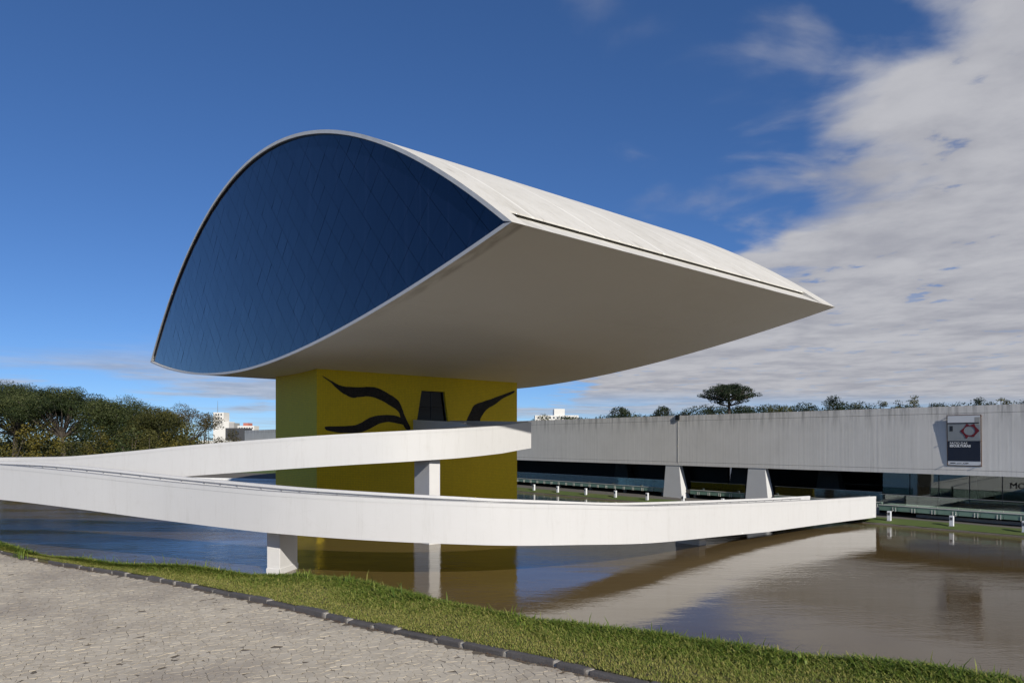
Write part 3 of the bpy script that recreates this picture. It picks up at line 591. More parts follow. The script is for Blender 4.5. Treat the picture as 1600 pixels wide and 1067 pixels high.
def sect(name, fn, mat, i0, i1, parent=ramp, closed=True, smooth=False):
    V = []; UV = []; F = []
    for i in range(i0, i1):
        pts = fn(i); m = len(pts)
        for (p, z) in pts: V.append((p[0] - RO.x, p[1] - RO.y, z)); UV.append((sl[i], z))
    k = i1 - i0
    for i in range(k - 1):
        for j in range(m): F.append((i * m + j, i * m + (j + 1) % m, (i + 1) * m + (j + 1) % m, (i + 1) * m + j))
    F += [tuple(range(m)), tuple((k - 1) * m + j for j in reversed(range(m)))]
    o = mesh(name, V, F, mat, parent, smooth, uv=UV); b_ = bmesh.new(); b_.from_mesh(o.data); bmesh.ops.recalc_face_normals(b_, faces=b_.faces[:])
    for fc in b_.faces: fc.smooth = True
    for e in b_.edges: e.smooth = len(e.link_faces) == 2 and e.calc_face_angle(0) < .45
    b_.to_mesh(o.data); b_.free(); return o
par = []
for side in (0, 1):
    i0 = 0 if side == 0 else 8
    par.append(sect('parapet', lambda i: [(inward(i, side, 0), Zr[i] - TT[i]), (inward(i, side, .16), Zr[i] - TT[i]), (inward(i, side, .16), Zr[i] - .2), (inward(i, side, 0), Zr[i] - .2)], M['ramp'], i0, ns))
    sect('coping', lambda i: [(inward(i, side, -.014), Zr[i] - .2), (inward(i, side, .18), Zr[i] - .2), (inward(i, side, .18), Zr[i]), (inward(i, side, -.014), Zr[i])], M['ramp'], i0, ns, par[-1])
sect('deck', lambda i: [(inward(i, 0, .161), Zr[i] - TT[i] + .03), (inward(i, 1, .161), Zr[i] - TT[i] + .03), (inward(i, 1, .161), Zr[i] - PH), (inward(i, 0, .161), Zr[i] - PH)], M['ramp'], 0, ns)
# handrails: grey one along the near parapet, white one along the far parapet, on small brackets
def rail(side, inn, dz, rad, mat, i0, i1, bd):
    mb = MB(); mb.tube([(inward(i, side, inn)[0] - RO.x, inward(i, side, inn)[1] - RO.y, Zr[i] + dz) for i in range(i0, i1)], rad, 6)
    h = mb.build('handrail', mat, ramp, True)
    br = MB(); nxt = 0.0
    for i in range(i0, i1):
        if sl[i] < nxt: continue
        nxt = sl[i] + 1.15; a = inward(i, side, .17); b = inward(i, side, inn)
        br.tube([(a[0] - RO.x, a[1] - RO.y, Zr[i] + dz - .16), (b[0] - RO.x, b[1] - RO.y, Zr[i] + dz - .05), (b[0] - RO.x, b[1] - RO.y, Zr[i] + dz)], .014, 5)
    o = br.build('brackets', M['steel'], h); tag(o, kind='stuff')
rail(0, .30, .012, .020, M['steel'], 1, nmain, 0); rail(1, .27, -.11, .028, M['white'], 10, nmain, 0); rail(1, .25, .03, .022, M['steel'], nmain - 20, ns - 1, 0)
# columns
def column(c, wx, wy, ang, ztop_, base=True):
    ca, sa_ = math.cos(ang), math.sin(ang)
    def q(x, y, z): return (c[0] + x * ca - y * sa_ - RO.x, c[1] + x * sa_ + y * ca - RO.y, z)
    V = [q(sx_ * wx / 2, sy_ * wy / 2, z) for z in (-.8, ztop_) for sx_, sy_ in ((-1, -1), (1, -1), (1, 1), (-1, 1))]
    o = mesh('column', V, BOXF, M['white'], ramp); bevelled(o.data, .02)
    if base:
        e = .035; V = [q(sx_ * (wx / 2 + e), sy_ * (wy / 2 + e), z) for z in (-.8, .30) for sx_, sy_ in ((-1, -1), (1, -1), (1, 1), (-1, 1))]; p = mesh('plinth', V, BOXF, M['white'], o); bevelled(p.data, .02)
column((-12.15, 36.15), .74, 1.8, -.2, 2.2); column((-5.75, 46.25), .85, 1.9, TH, 5.6); column((12.0, 45.9), .74, 1.8, .75, 0.9); column((-37.9, 48.6), .8, 1.8, 1.2, 3.5)

# ------------------------------------------------------------------ the long museum block
DB = 45.32; HB0, HB1 = 4.05, 9.75
blk = empty('museum_block', W(DB, 0, 0), TH); tag(blk, 'very long low concrete museum block raised on tapered pillars beyond the pool', 'museum building')
def B3(d, u, z): return (d - DB, u, z)
def bbox(name, d0, d1, u0_, u1_, z0, z1, mat, parent=blk, bev=0.0): return box(name, d0 - DB, d1 - DB, u0_, u1_, z0, z1, mat, parent, bev)
UJ = [-45, -12, 25.10, 62, 98, 136, 173.8]
for a, b in zip(UJ[:-1], UJ[1:]):
    a2, b2 = a + .03, b - .03
    bbox('wall_panel', DB, DB + .5, a2, b2, HB0 + .42, HB1 - .62, M['wall']); bbox('top_band', DB + .012, DB + .5, a2, b2, HB1 - .595, HB1, M['wall']); bbox('bottom_band', DB - .015, DB + .5, a2, b2, HB0, HB0 + .395, M['wall'])
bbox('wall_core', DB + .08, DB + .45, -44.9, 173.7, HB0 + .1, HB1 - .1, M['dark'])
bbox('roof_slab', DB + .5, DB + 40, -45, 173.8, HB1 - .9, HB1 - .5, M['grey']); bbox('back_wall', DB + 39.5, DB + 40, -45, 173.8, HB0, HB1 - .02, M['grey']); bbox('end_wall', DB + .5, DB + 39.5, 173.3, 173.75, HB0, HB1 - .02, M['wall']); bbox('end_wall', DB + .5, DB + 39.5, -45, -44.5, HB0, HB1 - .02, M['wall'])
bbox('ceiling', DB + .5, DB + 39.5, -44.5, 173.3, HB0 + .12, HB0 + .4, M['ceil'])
bbox('drain_box', DB - .16, DB - .002, 24.85, 25.35, HB1 - .5, HB1 + .06, M['black']); bbox('drain_pipe', DB - .03, DB + .05, 25.07, 25.13, HB0 + .3, HB1 - .5, M['grey'])
def pillar(uc, dc, wt=1.95, wb=2.75, tt=.55, tb=1.55, z0=.1, z1=HB0 - .01, mat=None):
    V = []
    for z, w_, t_ in ((z0, wb, tb), (z1, wt, tt)):
        V += [B3(dc, uc - w_ / 2, z), B3(dc + t_, uc - w_ / 2, z), B3(dc + t_, uc + w_ / 2, z), B3(dc, uc + w_ / 2, z)]
    o = mesh('pillar', V, BOXF, mat or M['pillar'], blk); bevelled(o.data, .03)
for uc in (25.9, 15.25, 67.5, 78): pillar(uc, DB + .03)
for uc, dc in ((13.2, 56.5), (5.6, 57), (34, 57), (44, 57), (-6, 60), (24.6, 57), (-2.0, 66)): pillar(uc, dc, z0=1.3, mat=M['ceil'])  # inner row coloured dark to stand in for the undercroft's shade
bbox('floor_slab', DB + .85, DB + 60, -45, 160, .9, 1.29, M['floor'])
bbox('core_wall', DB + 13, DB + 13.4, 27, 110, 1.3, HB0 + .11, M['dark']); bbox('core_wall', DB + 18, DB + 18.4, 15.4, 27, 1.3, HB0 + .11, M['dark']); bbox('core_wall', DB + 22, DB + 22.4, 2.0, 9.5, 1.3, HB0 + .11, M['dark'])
bbox('core_wall', DB + 26, DB + 26.4, -3.4, 27, 1.3, HB0 - .45, M['dark'])  # dark wall added to block the bright gap; slit above lets light through
# glazed hall on the right with its lettering
hall = bbox('glass_hall_sill', DB + 4.2, DB + 4.35, -40, 4.6, 1.3, 1.42, M['frame'])
for k in range(18):
    ua = 4.6 - k * 2.4 - 2.4
    g1 = bbox('glass_pane', DB + 4.25, DB + 4.28, ua + .03, ua + 2.37, 1.42, HB0 + .1, M['glass']); bbox('mullion', DB + 4.22, DB + 4.32, ua - .03, ua + .03, 1.42, HB0 + .1, M['frame'], g1)
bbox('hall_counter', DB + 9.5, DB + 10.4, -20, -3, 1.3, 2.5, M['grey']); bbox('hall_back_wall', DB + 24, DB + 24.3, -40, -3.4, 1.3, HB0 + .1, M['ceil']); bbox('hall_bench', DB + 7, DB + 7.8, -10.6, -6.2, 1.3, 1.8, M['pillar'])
def text_mesh(name, body, size, mat, parent, loc, rot, bold=0.0, ext=0.004, align='LEFT'):
    cu = bpy.data.curves.new(name, 'FONT'); cu.body = body; cu.size = size; cu.extrude = ext; cu.offset = bold; cu.align_x = align; cu.resolution_u = 3
    tmp = bpy.data.objects.new(name + '_tmp', cu); col.objects.link(tmp); dg = bpy.context.evaluated_depsgraph_get(); dg.update()
    me = bpy.data.meshes.new_from_object(tmp.evaluated_get(dg)); bpy.data.objects.remove(tmp); me.materials.clear(); me.materials.append(mat)
    o = link(name, me, parent); o.location = loc; o.rotation_euler = rot; return o
FACE = (R(90), 0, R(-90))      # lettering that faces the pool (towards -d), reading along -u
text_mesh('lettering', 'MON', .72, M['black'], blk, (4.18, -5.5, 2.88), FACE)

# terrace edges: green glass fascia panels, glass balustrades
def terrace(ua, ub, dd, label, posts=True, bal=True):
    t = empty('terrace_edge', W(dd, (ua + ub) / 2, 1.29), TH); tag(t, label, 'terrace', 'terrace edges along the museum block'); um = (ua + ub) / 2
    def tb(name, a, b, c, d, e, f_, mat, par_=None): return box(name, a - dd, b - dd, c - um, d - um, e - 1.29, f_ - 1.29, mat, par_ or t)
    tb('slab', dd + .06, dd + 4.6, ua, ub, 1.0, 1.285, M['palec']); tb('edge_strip', dd - .04, dd + .3, ua, ub, 1.287, 1.33, M['palec'])
    n = max(1, round((ub - ua) / 1.5)); st = (ub - ua) / n
    for k in range(n):
        a = ua + k * st
        f_ = tb('fascia_panel', dd, dd + .05, a + .02, a + st - .02, .84, 1.285, M['fascia'])
        for q in (.14, .36): tb('clip', dd - .03, dd - .001, a + q, a + q + .05, .80, 1.16, M['palec'], f_)
    if bal:
        for k in range(n):
            a = ua + k * st; tb('balustrade_pane', dd + .12, dd + .135, a + .012, a + st - .012, 1.34, 2.22, M['gglass'])
        tb('top_rail', dd + .10, dd + .155, ua, ub, 2.222, 2.26, M['steel'])
    for k in range(int((ub - ua) / 6) + 1): tb('support', dd + 1.2, dd + 1.5, ua + 1 + k * 6, ua + 1.25 + k * 6, .3, 1.0, M['grey'])
terrace(-34, 2.5, 43.6, 'glass railed terrace edge running right from the ramp foot')
terrace(17.0, 23.9, 45.95, 'short glass railed terrace edge between the two white pillars'); terrace(27.6, 66, 45.95, 'long green glass terrace edge between left pillar and yellow tower')
terrace(3.2, 13.6, 45.95, 'short glass railed terrace edge between right pillar and ramp foot')
lw = empty('retaining_wall', W(DB - .4, -14, .3), TH); tag(lw, 'low grey wall under the right terrace edge behind the lawn lights', 'wall')
box('wall_base', 0, .3, -20, 14.0, 0, .28, M['grey'], lw); box('gap_shade_panel', .12, .3, -19, 6.5, .28, .62, M['black'], lw)  # black panel paints the shade of the gap under the terrace
for k in range(9): box('post', .02, .14, -18.5 + k * 2.9, -18.2 + k * 2.9, .28, .7, M['grey'], lw)

# ramp foot block on the bank
# ------------------------------------------------------------------ lawn lights
ub_ = [44.96, 40.39, 35.4, 30.6, 25.9, 21.1, 16.3, .55, -4.0, -8.65]
ords = ['nearest the yellow tower', 'second from the yellow tower', 'third from the yellow tower', 'fourth from the yellow tower', 'just left of the left pillar', 'in front of the left pillar', 'between the two white pillars', 'beside the ramp foot', 'below the banner', 'at the right edge of the view']
proto = None
for k, u in enumerate(ub_):
    if proto is None:
        r = empty('lawn_light', (0, 0, 0), TH); b = box('housing', -.11, .11, -.14, .14, 0, .78, M['bwhite'], r, .012)
        box('lamp_window', -.125, -.109, -.095, .095, .46, .66, M['lamp'], b); mbx = MB()
        for z in (.50, .55, .60): mbx.box(-.14, -.12, -.1, .1, z, z + .012)
        mbx.build('louvre', M['steel'], b); box('foot', -.13, .13, -.16, .16, -.08, .012, M['grey'], r); proto = r
    else:
        r = proto.copy(); col.objects.link(r)
        for ch in proto.children:
            c2 = ch.copy(); col.objects.link(c2); c2.parent = r
            for gch in ch.children: g2 = gch.copy(); col.objects.link(g2); g2.parent = c2
    r.location = W(EDGE + .75, u, .30); r.rotation_euler = (0, 0, TH + random.uniform(-.06, .06)); tag(r, 'white box lawn light on the far bank, ' + ords[k], 'lawn light', 'lawn lights on the far bank')
r2 = proto.copy(); col.objects.link(r2)
for ch in proto.children:
    c2 = ch.copy(); col.objects.link(c2); c2.parent = r2
    for gch in ch.children: g2 = gch.copy(); col.objects.link(g2); g2.parent = c2
r2.location = (-40.3, 119.4, .42); tag(r2, 'tiny white lawn light on the gravel bank left of the yellow tower', 'lawn light', 'lawn lights on the far bank')

# ------------------------------------------------------------------ banner
ban = empty('banner', W(DB - .01, -3.5, 4.85), TH); tag(ban, 'tall exhibition banner with navy lower half on the concrete wall', 'banner')
tilt = MB()
def bn(name, ua, ub2, za, zb, dpt, mat, par_=ban, th=.012):   # sheet leaning out at the top
    def dd(z): return -.05 - .155 * (z / 4.1) - dpt
    V = [(dd(za), ua, za), (dd(za), ub2, za), (dd(zb), ub2, zb), (dd(zb), ua, zb), (dd(za) + th, ua, za), (dd(za) + th, ub2, za), (dd(zb) + th, ub2, zb), (dd(zb) + th, ua, zb)]
    return mesh(name, V, [(0, 1, 2, 3), (7, 6, 5, 4), (0, 4, 5, 1), (1, 5, 6, 2), (2, 6, 7, 3), (3, 7, 4, 0)], mat, par_)
bn('frame', -1.24, 1.24, -.06, 4.16, -.03, M['rust'], th=.03)
for ua in (-1.24, 1.16): 
    mbx = MB()
    for z in (.1, 2.0, 4.0): mbx.box(-.2, 0.01, ua, ua + .05, z, z + .05)
    mbx.build('strut', M['rust'], ban)
sheet = bn('sheet', -1.17, 1.17, .02, 4.1, .0, M['bwhite'])
bn('photo_area', -1.165, 1.165, 2.02, 4.08, .014, M['bphoto'], sheet, .006); bn('text_panel', -1.165, 1.165, .36, 2.015, .014, M['navy'], sheet, .006)
bn('photo_sky', -1.16, 1.16, 3.45, 4.07, .02, M['bwhite'], sheet, .003); bn('photo_shadow', -1.1, 1.16, 3.42, 3.52, .024, M['bdark'], sheet, .003); bn('photo_shape', .78, 1.02, 2.82, 3.25, .024, M['bdark'], sheet, .003)
bn('photo_wall', -1.16, -.78, 3.3, 3.95, .024, M['grey'], sheet, .003)
# a plain red ring motif
mbx = MB(); oc, zc_ = -.42, 2.83; outer = [(-.66, .02), (-.38, .42), (.12, .58), (.42, .52), (.46, .12), (.66, -.14), (.32, -.42), (.2, -.7), (-.05, -.5), (-.3, -.52)]
outer = [(.67, 0), (.36, .3), (.2, .6), (-.02, .46), (-.35, .58), (-.42, .36), (-.72, .02), (-.46, -.26), (-.3, -.5), (.06, -.42), (.24, -.66), (.36, -.36)]; inner = []
for i in range(24):
    a = 2 * math.pi * i / 24; inner.append((.40 * math.cos(a), .37 * math.sin(a) + .02))
def ray_out(a):
    best = .9; c_, s_ = math.cos(a), math.sin(a)
    for i in range(len(outer)):
        (x1, y1), (x2, y2) = outer[i], outer[(i + 1) % len(outer)]; dx, dy = x2 - x1, y2 - y1; den = c_ * dy - s_ * dx
        if abs(den) < 1e-9: continue
        t = (x1 * dy - y1 * dx) / den; q = (x1 * s_ - y1 * c_) / den
        if t > 0 and 0 <= q <= 1: best = t
    return best * c_, best * s_
V = []; nR = 96
for i in range(nR):
    a = 2 * math.pi * i / nR; ox, oz = ray_out(a); ix, iz = .40 * math.cos(a), .37 * math.sin(a) + .02
    for (x, z) in ((ox, oz), (ix, iz)): zz = zc_ + z; V.append((-.05 - .155 * (zz / 4.1) - .03, oc + x, zz))
mesh('photo_motif', V, [(2 * i, 2 * i + 1, (2 * i + 3) % (2 * nR), (2 * i + 2) % (2 * nR)) for i in range(nR)], M['bred'], sheet)
ta = math.atan(.155 / 4.1)
def btext(body, size, u, z, mat, bold): 
    o = text_mesh('lettering', body, size, mat, sheet, (-.05 - .155 * (z / 4.1) - .03, u, z), (R(90), 0, R(-90)), bold); o.rotation_euler = (R(90) + 0, 0, R(-90)); return o
btext('PÁTIO DAS', .255, 1.02, 1.74, M['bwhite'], .002); btext('ESCULTURAS', .255, 1.02, 1.52, M['bwhite'], .013)
for (ua, ub2) in ((.62, 1.0), (.18, .52), (-.02, .07), (-.32, -.08)): bn('footer_mark', ua, ub2, .16, .22, .02, M['bdark'] if ua != .18 else M['bphoto'], sheet, .003)

# ------------------------------------------------------------------ vegetation
def leaf_cloud(clumps, size, density, aspect=.6, up=.35):
    """clumps: (cx,cy,cz,rx,rz,v) -> quads + values"""
    Vs = []; As = []
    for (cx, cy, cz, rx, rz, v) in clumps:
        n = max(12, int(density * (rx * rx * 2 + rx * rz) * 2.2)); d = rng.normal(size=(n, 3)); d /= np.linalg.norm(d, axis=1)[:, None]
        r = rng.uniform(.3, 1.0, n) ** .5 * (1 + .07 * rng.normal(size=n)); p = d * r[:, None] * np.array([rx, rx, rz]) + np.array([cx, cy, cz])
        nrm = d * .6 + rng.normal(size=(n, 3)) * .6; nrm[:, 2] += up; nrm /= np.linalg.norm(nrm, axis=1)[:, None]
        a = np.cross(nrm, rng.normal(size=(n, 3))); a /= np.linalg.norm(a, axis=1)[:, None] + 1e-9; b = np.cross(nrm, a)
        s_ = size * rng.uniform(.55, 1.35, n)[:, None]; a = a * s_ * .5; b = b * s_ * .5 * aspect
        Vs.append(np.stack([p - a, p - b * .9, p + a, p + b], 1)); As.append(np.clip(v + rng.normal(0, .17, n) + .12 * d[:, 2], 0, 1))  # upper leaves of each clump paler: top light put into the values
    return np.concatenate(Vs), np.concatenate(As)
def tree(name, x, y, zb, h, w_, style, mat, label, cat='tree', group=None, leaf=.27, dens=16.0, trunkf=.4, seed=0, clumps_n=26, trunks=1, dp=1.0):
    rs = random.Random(seed); root = empty(name, (x, y, zb)); tag(root, label, cat, group); cl_ = []; tm = MB(); ctr = []
    if style == 'round':
        for k in range(clumps_n):
            a = rs.uniform(0, 6.283); rr = math.sqrt(rs.random()) * .95; zz = rs.uniform(-1, 1); lim = math.sqrt(max(.05, 1 - zz * zz))
            ctr.append((math.cos(a) * rr * lim * w_ / 2 * .72, math.sin(a) * rr * lim * w_ / 2 * .72 * dp, h * (trunkf + (1 - trunkf) * .5) + zz * h * (1 - trunkf) * .36, w_ * rs.uniform(.12, .20), w_ * rs.uniform(.09, .15)))
    elif style == 'umbrella':
        for k in range(clumps_n):
            a = rs.uniform(0, 6.283); rr = math.sqrt(rs.random()); zz = h * (.90 - .20 * rr * rr) - rs.random() * h * .16
            ctr.append((math.cos(a) * rr * w_ / 2 * .9, math.sin(a) * rr * w_ / 2 * .9 * dp, zz, w_ * rs.uniform(.10, .16), w_ * rs.uniform(.055, .09)))
    elif style == 'ball':
        for k in range(clumps_n):
            a = rs.uniform(0, 6.283); zz = rs.uniform(-.5, 1); lim = math.sqrt(1 - zz * zz); rr = w_ / 2 * .78
            ctr.append((math.cos(a) * rr * lim, math.sin(a) * rr * lim * dp, h - w_ * .62 + zz * w_ * .42, w_ * rs.uniform(.13, .17), w_ * rs.uniform(.11, .14)))
    elif style == 'shrub':
        for k in range(clumps_n):
            a = rs.uniform(0, 6.283); rr = math.sqrt(rs.random()); zz = rs.uniform(.1, .85) * h * (1 - .45 * rr * rr)
            ctr.append((math.cos(a) * rr * w_ / 2 * .85, math.sin(a) * rr * w_ / 2 * .85 * dp, zz, w_ * rs.uniform(.12, .2), h * rs.uniform(.10, .18)))
    zm = max(c[2] + c[4] * .9 for c in ctr); ctr = [(c[0], c[1], c[2] * h / zm, c[3], c[4]) for c in ctr]
    for (cx, cy, cz, rx, rz) in ctr: cl_.append((cx, cy, cz, rx, rz, rs.uniform(.0, .95)))
    V, A = leaf_cloud(cl_, leaf, dens); np_mesh('crown', V, 4, mat, root, A)
    tr_ = max(.07, h * .02); fork = Vector((rs.uniform(-.3, .3), rs.uniform(-.3, .3), h * trunkf * .7))
    for q in range(trunks):
        bx_ = Vector((rs.uniform(-.5, .5) * (trunks - 1), rs.uniform(-.5, .5) * (trunks - 1), -.3)); tm.tube([bx_, bx_.lerp(fork, .5) + Vector((rs.uniform(-.2, .2), rs.uniform(-.2, .2), 0)), fork], [tr_ * 1.25, tr_ * .95, tr_ * .8], 8)
    for (cx, cy, cz, rx, rz) in ctr[::2 if style != 'shrub' else 4]:
        e = Vector((cx, cy, cz)); m_ = fork.lerp(e, .5) + Vector((rs.uniform(-.3, .3), rs.uniform(-.3, .3), -.04 * h)); tm.tube([fork, m_, e], [tr_ * .55, tr_ * .35, tr_ * .12], 5)
    tm.build('trunk', M['bark'], root, True); return root
def tx(px, Y): return (px - 800) / 1067.0 * Y
def tz(py, Y): return CAMZ + (688 - py) / 1067.0 * Y
def ptree(px, top, wpx, Y, style, mat, label, zb=1.6, **kw):
    return tree(kw.pop('name', 'tree'), tx(px, Y), Y, zb, tz(top, Y) - zb, wpx / 1067.0 * Y, style, M[mat], label, **kw)
PT = 'park trees beyond the left bank'
ptree(22, 594, 175, 146, 'umbrella', 'leaf_a', 'tall dark spreading tree at the left edge of the view', group=PT, seed=1, clumps_n=80, trunkf=.5, trunks=2)
ptree(100, 602, 150, 140, 'umbrella', 'leaf_a', 'broad dark spreading tree with forked trunk, second from left', group=PT, seed=2, clumps_n=70, trunkf=.5, trunks=2)
ptree(-70, 600, 150, 150, 'umbrella', 'leaf_a', 'dark spreading tree cut by the left frame edge', group=PT, seed=21, clumps_n=36, trunkf=.5)
ptree(188, 619, 150, 143, 'round', 'leaf_a', 'rounded dark green tree in the middle of the left group', group=PT, seed=3, clumps_n=52, trunkf=.22)
ptree(245, 634, 120, 137, 'round', 'leaf_b', 'olive green rounded tree right of the dark trees', group=PT, seed=4, clumps_n=44, trunkf=.2)
ptree(288, 628, 112, 152, 'umbrella', 'leaf_d', 'thin crowned brownish tree at the right end of the left group', group=PT, seed=5, clumps_n=34, trunkf=.4, dens=10)
ptree(322, 655, 50, 150, 'round', 'leaf_d', 'sparse small tree below the white tower block', group=PT, seed=6, clumps_n=16, trunkf=.35, dens=9)
for k, (px, top, wp, Y, mt, lab) in enumerate([(25, 655, 70, 128, 'leaf_c', 'yellow green bush under the leftmost tall tree'), (72, 652, 60, 130, 'leaf_c', 'golden bush between the two tall dark trees'), (120, 660, 55, 127, 'leaf_b', 'olive bush left of the forked trunks'), (160, 664, 60, 126, 'leaf_c', 'yellowish bush right of the forked trunks'), (200, 662, 60, 125, 'leaf_a', 'dark bush in the middle of the left bank'), (240, 668, 64, 124, 'leaf_b', 'olive bush right of the middle of the left bank'), (285, 664, 74, 128, 'leaf_c', 'yellow green bush under the brownish tree'), (358, 668, 46, 185, 'leaf_d', 'brownish bush beside the far end of the concrete wall'), (-30, 650, 80, 128, 'leaf_c', 'yellow green bush cut by the left frame edge')]):
    ptree(px, top, wp, Y, 'shrub', mt, lab, zb=1.2, name='bush', cat='bush', group='bushes on the left bank', seed=40 + k, clumps_n=26, trunkf=.3, leaf=.36, dens=9)
# dark thicket that closes the park behind the trunks
hz = []
for k in range(150):
    px = random.uniform(-140, 325); Y = random.uniform(160, 185); hz.append((tx(px, Y), Y, random.uniform(1.5, np.interp(px, [0, 200, 325], [15, 12, 7])), random.uniform(2.2, 3.6), random.uniform(1.8, 2.8), random.uniform(.1, .5)))
V, A = leaf_cloud(hz, .6, 4); o = np_mesh('far_thicket', V, 4, M['leaf_a'], None, A); tag(o, 'dark tangled thicket behind the park trees on the left', 'thicket', kind='stuff')
# behind the museum block
BT = 'trees behind the museum block'
def araucaria(px, top, wpx, Y, label):
    zb = 1.0; h = tz(top, Y) - zb; w_ = wpx / 1067.0 * Y; root = empty('araucaria_tree', (tx(px, Y), Y, zb)); tag(root, label, 'tree', BT); rs = random.Random(5); cl_ = []; tm = MB()
    tm.tube([(0, 0, -.3), (.1, 0, h * .5), (0, 0, h * .93)], [.5, .4, .2], 8)
    for tier, (zf, rr, rise, nb, sz) in enumerate([(.76, .60, .035, 7, .085), (.82, .96, .045, 16, .095), (.87, .80, .045, 14, .10), (.915, .55, .04, 10, .105), (.945, .25, .02, 7, .11)]):
        for b in range(nb):
            a = 2 * math.pi * (b + rs.uniform(-.3, .3)) / nb; R_ = w_ / 2 * rr * rs.uniform(.82, 1.05); e = Vector((math.cos(a) * R_, math.sin(a) * R_, h * (zf + rise * rs.uniform(.5, 1.2)))); s0_ = Vector((0, 0, h * (zf - .02)))
            m_ = s0_.lerp(e, .55) - Vector((0, 0, h * .012)); tm.tube([s0_, m_, e], [.16, .11, .06], 5)
            for q, f_ in enumerate((1.0, .78, .58)):
                if q and rs.random() < .25: continue
                c = s0_.lerp(e, f_) + Vector((rs.uniform(-.5, .5), rs.uniform(-.5, .5), .15)); cl_.append((c.x, c.y, c.z, w_ * sz * rs.uniform(.7, 1.0), w_ * sz * rs.uniform(.42, .6), rs.uniform(.25, .65)))
    V, A = leaf_cloud(cl_, .34, 16, .5); np_mesh('crown', V, 4, M['leaf_e'], root, A); tm.build('trunk', M['bark'], root, True)
araucaria(1139, 600, 84, 150, 'umbrella shaped araucaria tree standing above the concrete wall')
for k, (px, top, wp, Y, st, mt, lab) in enumerate([(968, 634, 42, 130, 'ball', 'leaf_e', 'dark round clipped tree behind the wall, left one of two'), (1036, 634, 32, 130, 'ball', 'leaf_e', 'small dark round clipped tree behind the wall, right one of two'),
    (1105, 634, 60, 150, 'round', 'leaf_e', 'low dark tree at the foot of the araucaria, left side'), (1165, 632, 60, 150, 'round', 'leaf_e', 'low dark tree at the foot of the araucaria, right side'), (1215, 632, 70, 160, 'round', 'leaf_b', 'low tree right of the araucaria'), (1262, 630, 60, 160, 'round', 'leaf_e', 'low dark tree left of the taller bushy tree'),
    (1302, 617, 46, 150, 'round', 'leaf_e', 'taller dark bushy tree in the middle of the skyline'), (1335, 628, 44, 155, 'round', 'leaf_b', 'small tree right of the taller bushy tree'), (1378, 625, 36, 150, 'round', 'leaf_b', 'small rounded tree left of the feathery tree'), (1425, 616, 58, 140, 'umbrella', 'leaf_b', 'feathery open crowned tree above the wall'), (1462, 628, 50, 145, 'round', 'leaf_e', 'low tree right of the feathery tree'),
    (1536, 619, 44, 120, 'round', 'leaf_e', 'dark domed tree above the banner'), (1566, 620, 40, 120, 'umbrella', 'leaf_b', 'flat topped tree right of the domed tree'), (1600, 627, 50, 130, 'round', 'leaf_e', 'low dark tree at the right edge of the view'), (845, 646, 60, 170, 'round', 'leaf_b', 'low olive tree beside the white rooftop left of the skyline'), (890, 651, 50, 170, 'round', 'leaf_b', 'low olive tree in front of the white rooftop'), (1070, 642, 40, 160, 'round', 'leaf_b', 'low tree between the clipped trees and the araucaria'), (1000, 646, 50, 165, 'round', 'leaf_b', 'low tree between the two clipped round trees')]):
    ptree(px, top, wp, Y, st, mt, lab, zb=.3, group=BT, seed=70 + k, clumps_n=(60 if k < 2 else 30 if st == 'round' else 22), trunkf=.35 if st == 'round' else .55, leaf=.28, dens=(16 if k < 2 else 13))
# bare twiggy tree left of the domed tree
bt = empty('bare_tree', (tx(1512, 120), 120, .3)); tag(bt, 'leafless twiggy tree left of the domed tree', 'tree', BT); tm = MB(); hh = tz(622, 120) - .3; rs = random.Random(9)
tm.tube([(0, 0, 0), (.2, 0, hh * .5), (.1, 0, hh * .8)], [.16, .1, .06], 6)
for k in range(16):
    a = rs.uniform(0, 6.28); s0_ = Vector((.1, 0, hh * rs.uniform(.5, .85))); e = s0_ + Vector((math.cos(a) * rs.uniform(.6, 1.8), math.sin(a) * rs.uniform(.6, 1.8), rs.uniform(.5, 2.0))); tm.tube([s0_, s0_.lerp(e, .5) + Vector((0, 0, -.1)), e], [.05, .035, .015], 4)
tm.build('trunk', M['bark'], bt)
# distant thicket line
hz = []
for k in range(150):
    px = random.uniform(820, 1650); Y = random.uniform(190, 230); zt_ = tz(np.interp(px, [820, 1060, 1100, 1330, 1600], [653, 641, 632, 628, 626]), Y); hz.append((tx(px, Y), Y, zt_ - random.uniform(1.2, 4.5), random.uniform(2.0, 3.4), random.uniform(1.4, 2.2), random.uniform(.15, .6)))
V, A = leaf_cloud(hz, .5, 5); o = np_mesh('far_woods', V, 4, M['leaf_e'], None, A); tag(o, 'dark belt of woods along the skyline behind the concrete wall', 'woods', kind='stuff')

